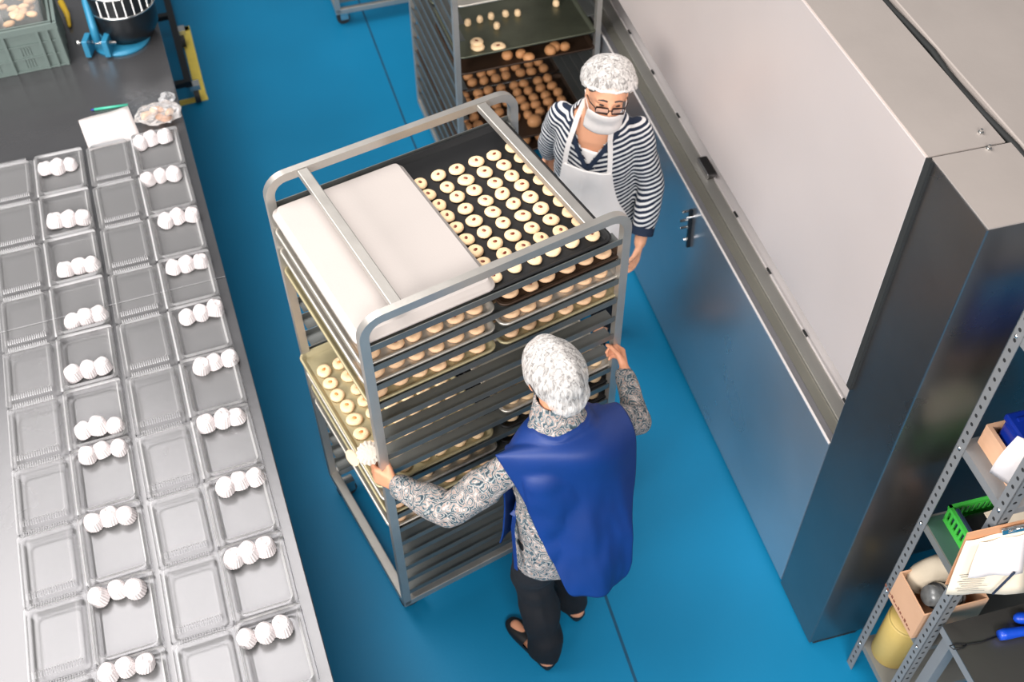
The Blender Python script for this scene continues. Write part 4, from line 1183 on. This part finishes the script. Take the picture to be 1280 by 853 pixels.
# striped top
m = MB()
m.loft([ell(P2, z, ca, cb, wa, wb) for z, ca, cb, wa, wb in ((.76, 0, -.005, .188, .135), (.86, 0, -.005, .19, .14), (.98, 0, 0, .178, .130), (1.10, 0, .012, .178, .136), (1.2, 0, .012, .176, .118), (1.27, 0, .01, .14, .088), (1.31, 0, .012, .10, .072), (1.33, 0, .015, .085, .066))])
m.capsule(s2L, e2L, .060, .056); m.capsule(e2L, e2L.lerp(wr2L, .60), .057, .052); m.capsule(s2R, e2R, .058, .052); m.capsule(e2R, e2R.lerp(wr2R, .86), .052, .044)
me = fuse(m, 'striped_top', .007, 3)
for v_ in me.vertices:
    co = V(v_.co); v_.co += V((noise.noise(co * 15), noise.noise(co * 15 + V((7, 0, 0))), noise.noise(co * 11 + V((0, 7, 0))))) * .008
def vneck(c):
    q_ = c - P2(0, 0, 0); a, b = q_.dot(r2_), q_.dot(f2_)
    if c.z > 1.305 and math.hypot(a, b - .02) < .080: return True
    return b > .03 and c.z > 1.135 and abs(a) < (c.z - 1.135) * .60
delete_faces(me, vneck)
at_ = me.attributes.new('along', 'FLOAT', 'POINT')
for i, v_ in enumerate(me.vertices):
    q_ = V(v_.co) - P2(0, 0, 0); at_.data[i].value = v_.co.z - .38 * abs(q_.dot(r2_))
link('striped_top', me, 'stripes', w2, True)
# navy band along the V neck and the cuff
def chest(a, z, off=0.0):
    zs = [(.76, .135), (.86, .14), (.98, .13), (1.10, .148), (1.2, .130), (1.27, .100), (1.31, .088), (1.34, .083)]
    ws = [(.76, .188), (.98, .178), (1.2, .176), (1.27, .14), (1.31, .10), (1.34, .085)]
    def ip(tb, z):
        if z <= tb[0][0]: return tb[0][1]
        for (z0, b0), (z1, b1) in zip(tb[:-1], tb[1:]):
            if z <= z1: return b0 + (b1 - b0) * (z - z0) / (z1 - z0)
        return tb[-1][1]
    wb, wa = ip(zs, z), ip(ws, z)
    t = min(.98, abs(a) / wa)
    return P2(a, wb * (1 - t ** 2.3) ** (1 / 2.3) + .004 + off, z)
for sx in (-1, 1):
    MB().path([chest(sx * (.012 + (z - 1.135) * .60), z, .004) for z in (1.125, 1.16, 1.19, 1.22, 1.25, 1.28)], .018, .006, f2_).build('neck_band', 'navy', w2)
q0 = e2L.lerp(wr2L, .60); dq = (wr2L - e2L).normalized()
MB().tube([q0 + dq * .022, q0 + dq * .058], [.050, .049], 20, caps=False).build('cuff', 'navy', w2, True)
m = MB().grid([[chest(-.045 + .09 * k / 6, 1.12 + .075 * i / 5, -.012 + 0.004 * math.sin(k)) for k in range(7)] for i in range(6)])
link('undershirt', eval_mesh(m, 'undershirt', [('SOLIDIFY', dict(thickness=.003))]), 'apron', w2, True)
# apron
rows = []
for z, wl, wr_ in ((1.125, .105, .105), (1.09, .108, .108), (1.04, .118, .112), (.99, .132, .125), (.94, .155, .15), (.88, .178, .178), (.80, .185, .185), (.70, .185, .185), (.60, .185, .185)):
    rows.append([(lambda a: chest(a, max(z, .78), .014 + max(0, 1.10 - max(z, .78)) * .20) + V((0, 0, z - max(z, .78))))((-wl + (wl + wr_) * k / 12)) for k in range(13)])
m = MB().grid(rows)
me = eval_mesh(m, 'apron', [('SUBSURF', dict(levels=2))])
for v_ in me.vertices:
    co = V(v_.co); v_.co += f2_ * (.010 * noise.noise(V((co.x * 14, co.y * 14, co.z * 5))) + .004)
link('apron', eval_mesh(me, 'apron', [('SOLIDIFY', dict(thickness=.003))]), 'apron', w2, True)
for sx in (-1, 1):
    pts = [chest(sx * .095, 1.115, .018), chest(sx * .092, 1.17, .016), chest(sx * .086, 1.22, .016), chest(sx * .078, 1.26, .018), P2(sx * .072, .075, 1.305), P2(sx * .064, .02, 1.345), P2(sx * .045, -.035, 1.35)]
    MB().path(pts, .020, .003, f2_).build('apron_strap', 'apron', w2)
# trousers and shoes
m = MB().loft([ell(P2, z, 0, 0, wa, wb) for z, wa, wb in ((.70, .15, .10), (.8, .178, .125), (.9, .17, .12))])
for h_ in (h2L, h2R):
    k_ = V((h_.x, h_.y, .46)) + f2_ * .03; m.capsule(h_, k_, .1, .08); m.capsule(k_, V((h_.x, h_.y, .12)), .08, .07)
    me = eval_mesh(shoe_mesh(V((h_.x, h_.y, 0)) - f2_ * .05, V((h_.x, h_.y, 0)) + f2_ * .2), 'shoe', [('SUBSURF', dict(levels=2))])
    link('shoe', me, 'shoe', w2, True)
link('trousers', fuse(m, 'trousers', .010, 3), 'trousers', w2, True)
# face: eyes, brows, glasses, mask
def eye(sx):
    e = MB().ellipsoid(G2(sx * .030, .077, .000), (.011, .006, .0045), R2h, 12, 8).build('eye', 'lens_eye', w2, True)
    MB().tube([G2(sx * .014, .088, .022), G2(sx * .030, .088, .027), G2(sx * .047, .078, .021)], [.003, .0035, .002], 6).build('eyebrow', 'hair', w2, True)
for sx in (-1, 1): eye(sx)
gl = empty('glasses', G2(0, .1, -.004), 'thin dark rectangular glasses worn by the worker in stripes', 'glasses')
for sx in (-1, 1):
    c = [(-.023, -.013), (.023, -.013), (.025, .0), (.022, .011), (-.022, .011), (-.025, 0)]
    MB().path([G2(sx * .031 + x, .103 - abs(sx * .031 + x) * .18, -.010 + y) for x, y in c], .0035, .0035, Hf, closed=True).build('rim', 'glasses', gl)
    me = MB().add([G2(sx * .031 + x, .1025 - abs(sx * .031 + x) * .18, -.010 + y) for x, y in c], [[0, 1, 2, 3, 4, 5]]).mesh('lens'); link('lens', me, 'glass_lens', gl)
    MB().tube([G2(sx * .055, .093, -.006), G2(sx * .074, .05, -.004), G2(sx * .079, -.005, -.004)], .0022, 6).build('temple', 'glasses', gl, True)
MB().tube([G2(-.009, .104, -.008), G2(0, .107, -.005), G2(.009, .104, -.008)], .002, 6).build('bridge', 'glasses', gl, True)
# mask: pulled just under the nose
rows = []
for i in range(7):
    t = i / 6; y = -.040 - .100 * t
    rows.append([G2(x, (.100 - .030 * t if abs(x) < 1e-6 else .100 - .030 * t) - (abs(x) / .073) ** 2.2 * .062 + .004 * math.sin(t * 9), y + .006 * (1 - abs(x) / .073)) for x in [-.073 + .146 * k / 12 for k in range(13)]])
me = eval_mesh(MB().grid(rows), 'face_mask', [('SUBSURF', dict(levels=2)), ('SOLIDIFY', dict(thickness=.003))])
link('face_mask', me, 'mask', w2, True)
for sx in (-1, 1):
    MB().tube([G2(sx * .070, .045, -.045), G2(sx * .080, .0, -.02), G2(sx * .084, -.016, .005)], .0018, 6).build('mask_loop', 'mask', w2, True)
# hair + bouffant net
m = MB().ellipsoid(G2(0, -.018, .046), (.083, .090, .084), R2h, 24, 16)
link('hair', m.mesh('hair'), 'hair', w2, True)
m = MB().ellipsoid(G2(0, -.022, .050), (.112, .112, .092), R2h, 48, 30)
me = m.mesh('hairnet')
for v_ in me.vertices:
    co = V(v_.co); q_ = R2h.transposed() @ (co - hc2); n_ = (co - G2(0, -.02, .04)).normalized()
    if q_.z < .045: v_.co -= n_ * .022 * min(1, (.045 - q_.z) / .06)
    v_.co += n_ * (noise.noise(co * 12) * .006 + (.0025 * math.sin(math.atan2(q_.x, q_.y) * 30) if q_.z < .07 else 0))
delete_faces(me, lambda c: (R2h.transposed() @ (c - hc2)).z < .034 + .30 * (R2h.transposed() @ (c - hc2)).y)
link('hairnet', me, 'net', w2, True)
m = MB()
band = []
for k in range(40):
    t = 2 * PI * k / 40
    x_, y_ = .086 * math.sin(t), .098 * math.cos(t) - .015
    band.append(G2(x_, y_, .036 + .30 * y_ + .003 * math.sin(9 * t)))
m.tube(band + [band[0]], .0055, 6, caps=False)
m.build('hairnet_band', 'net_band', w2, True)
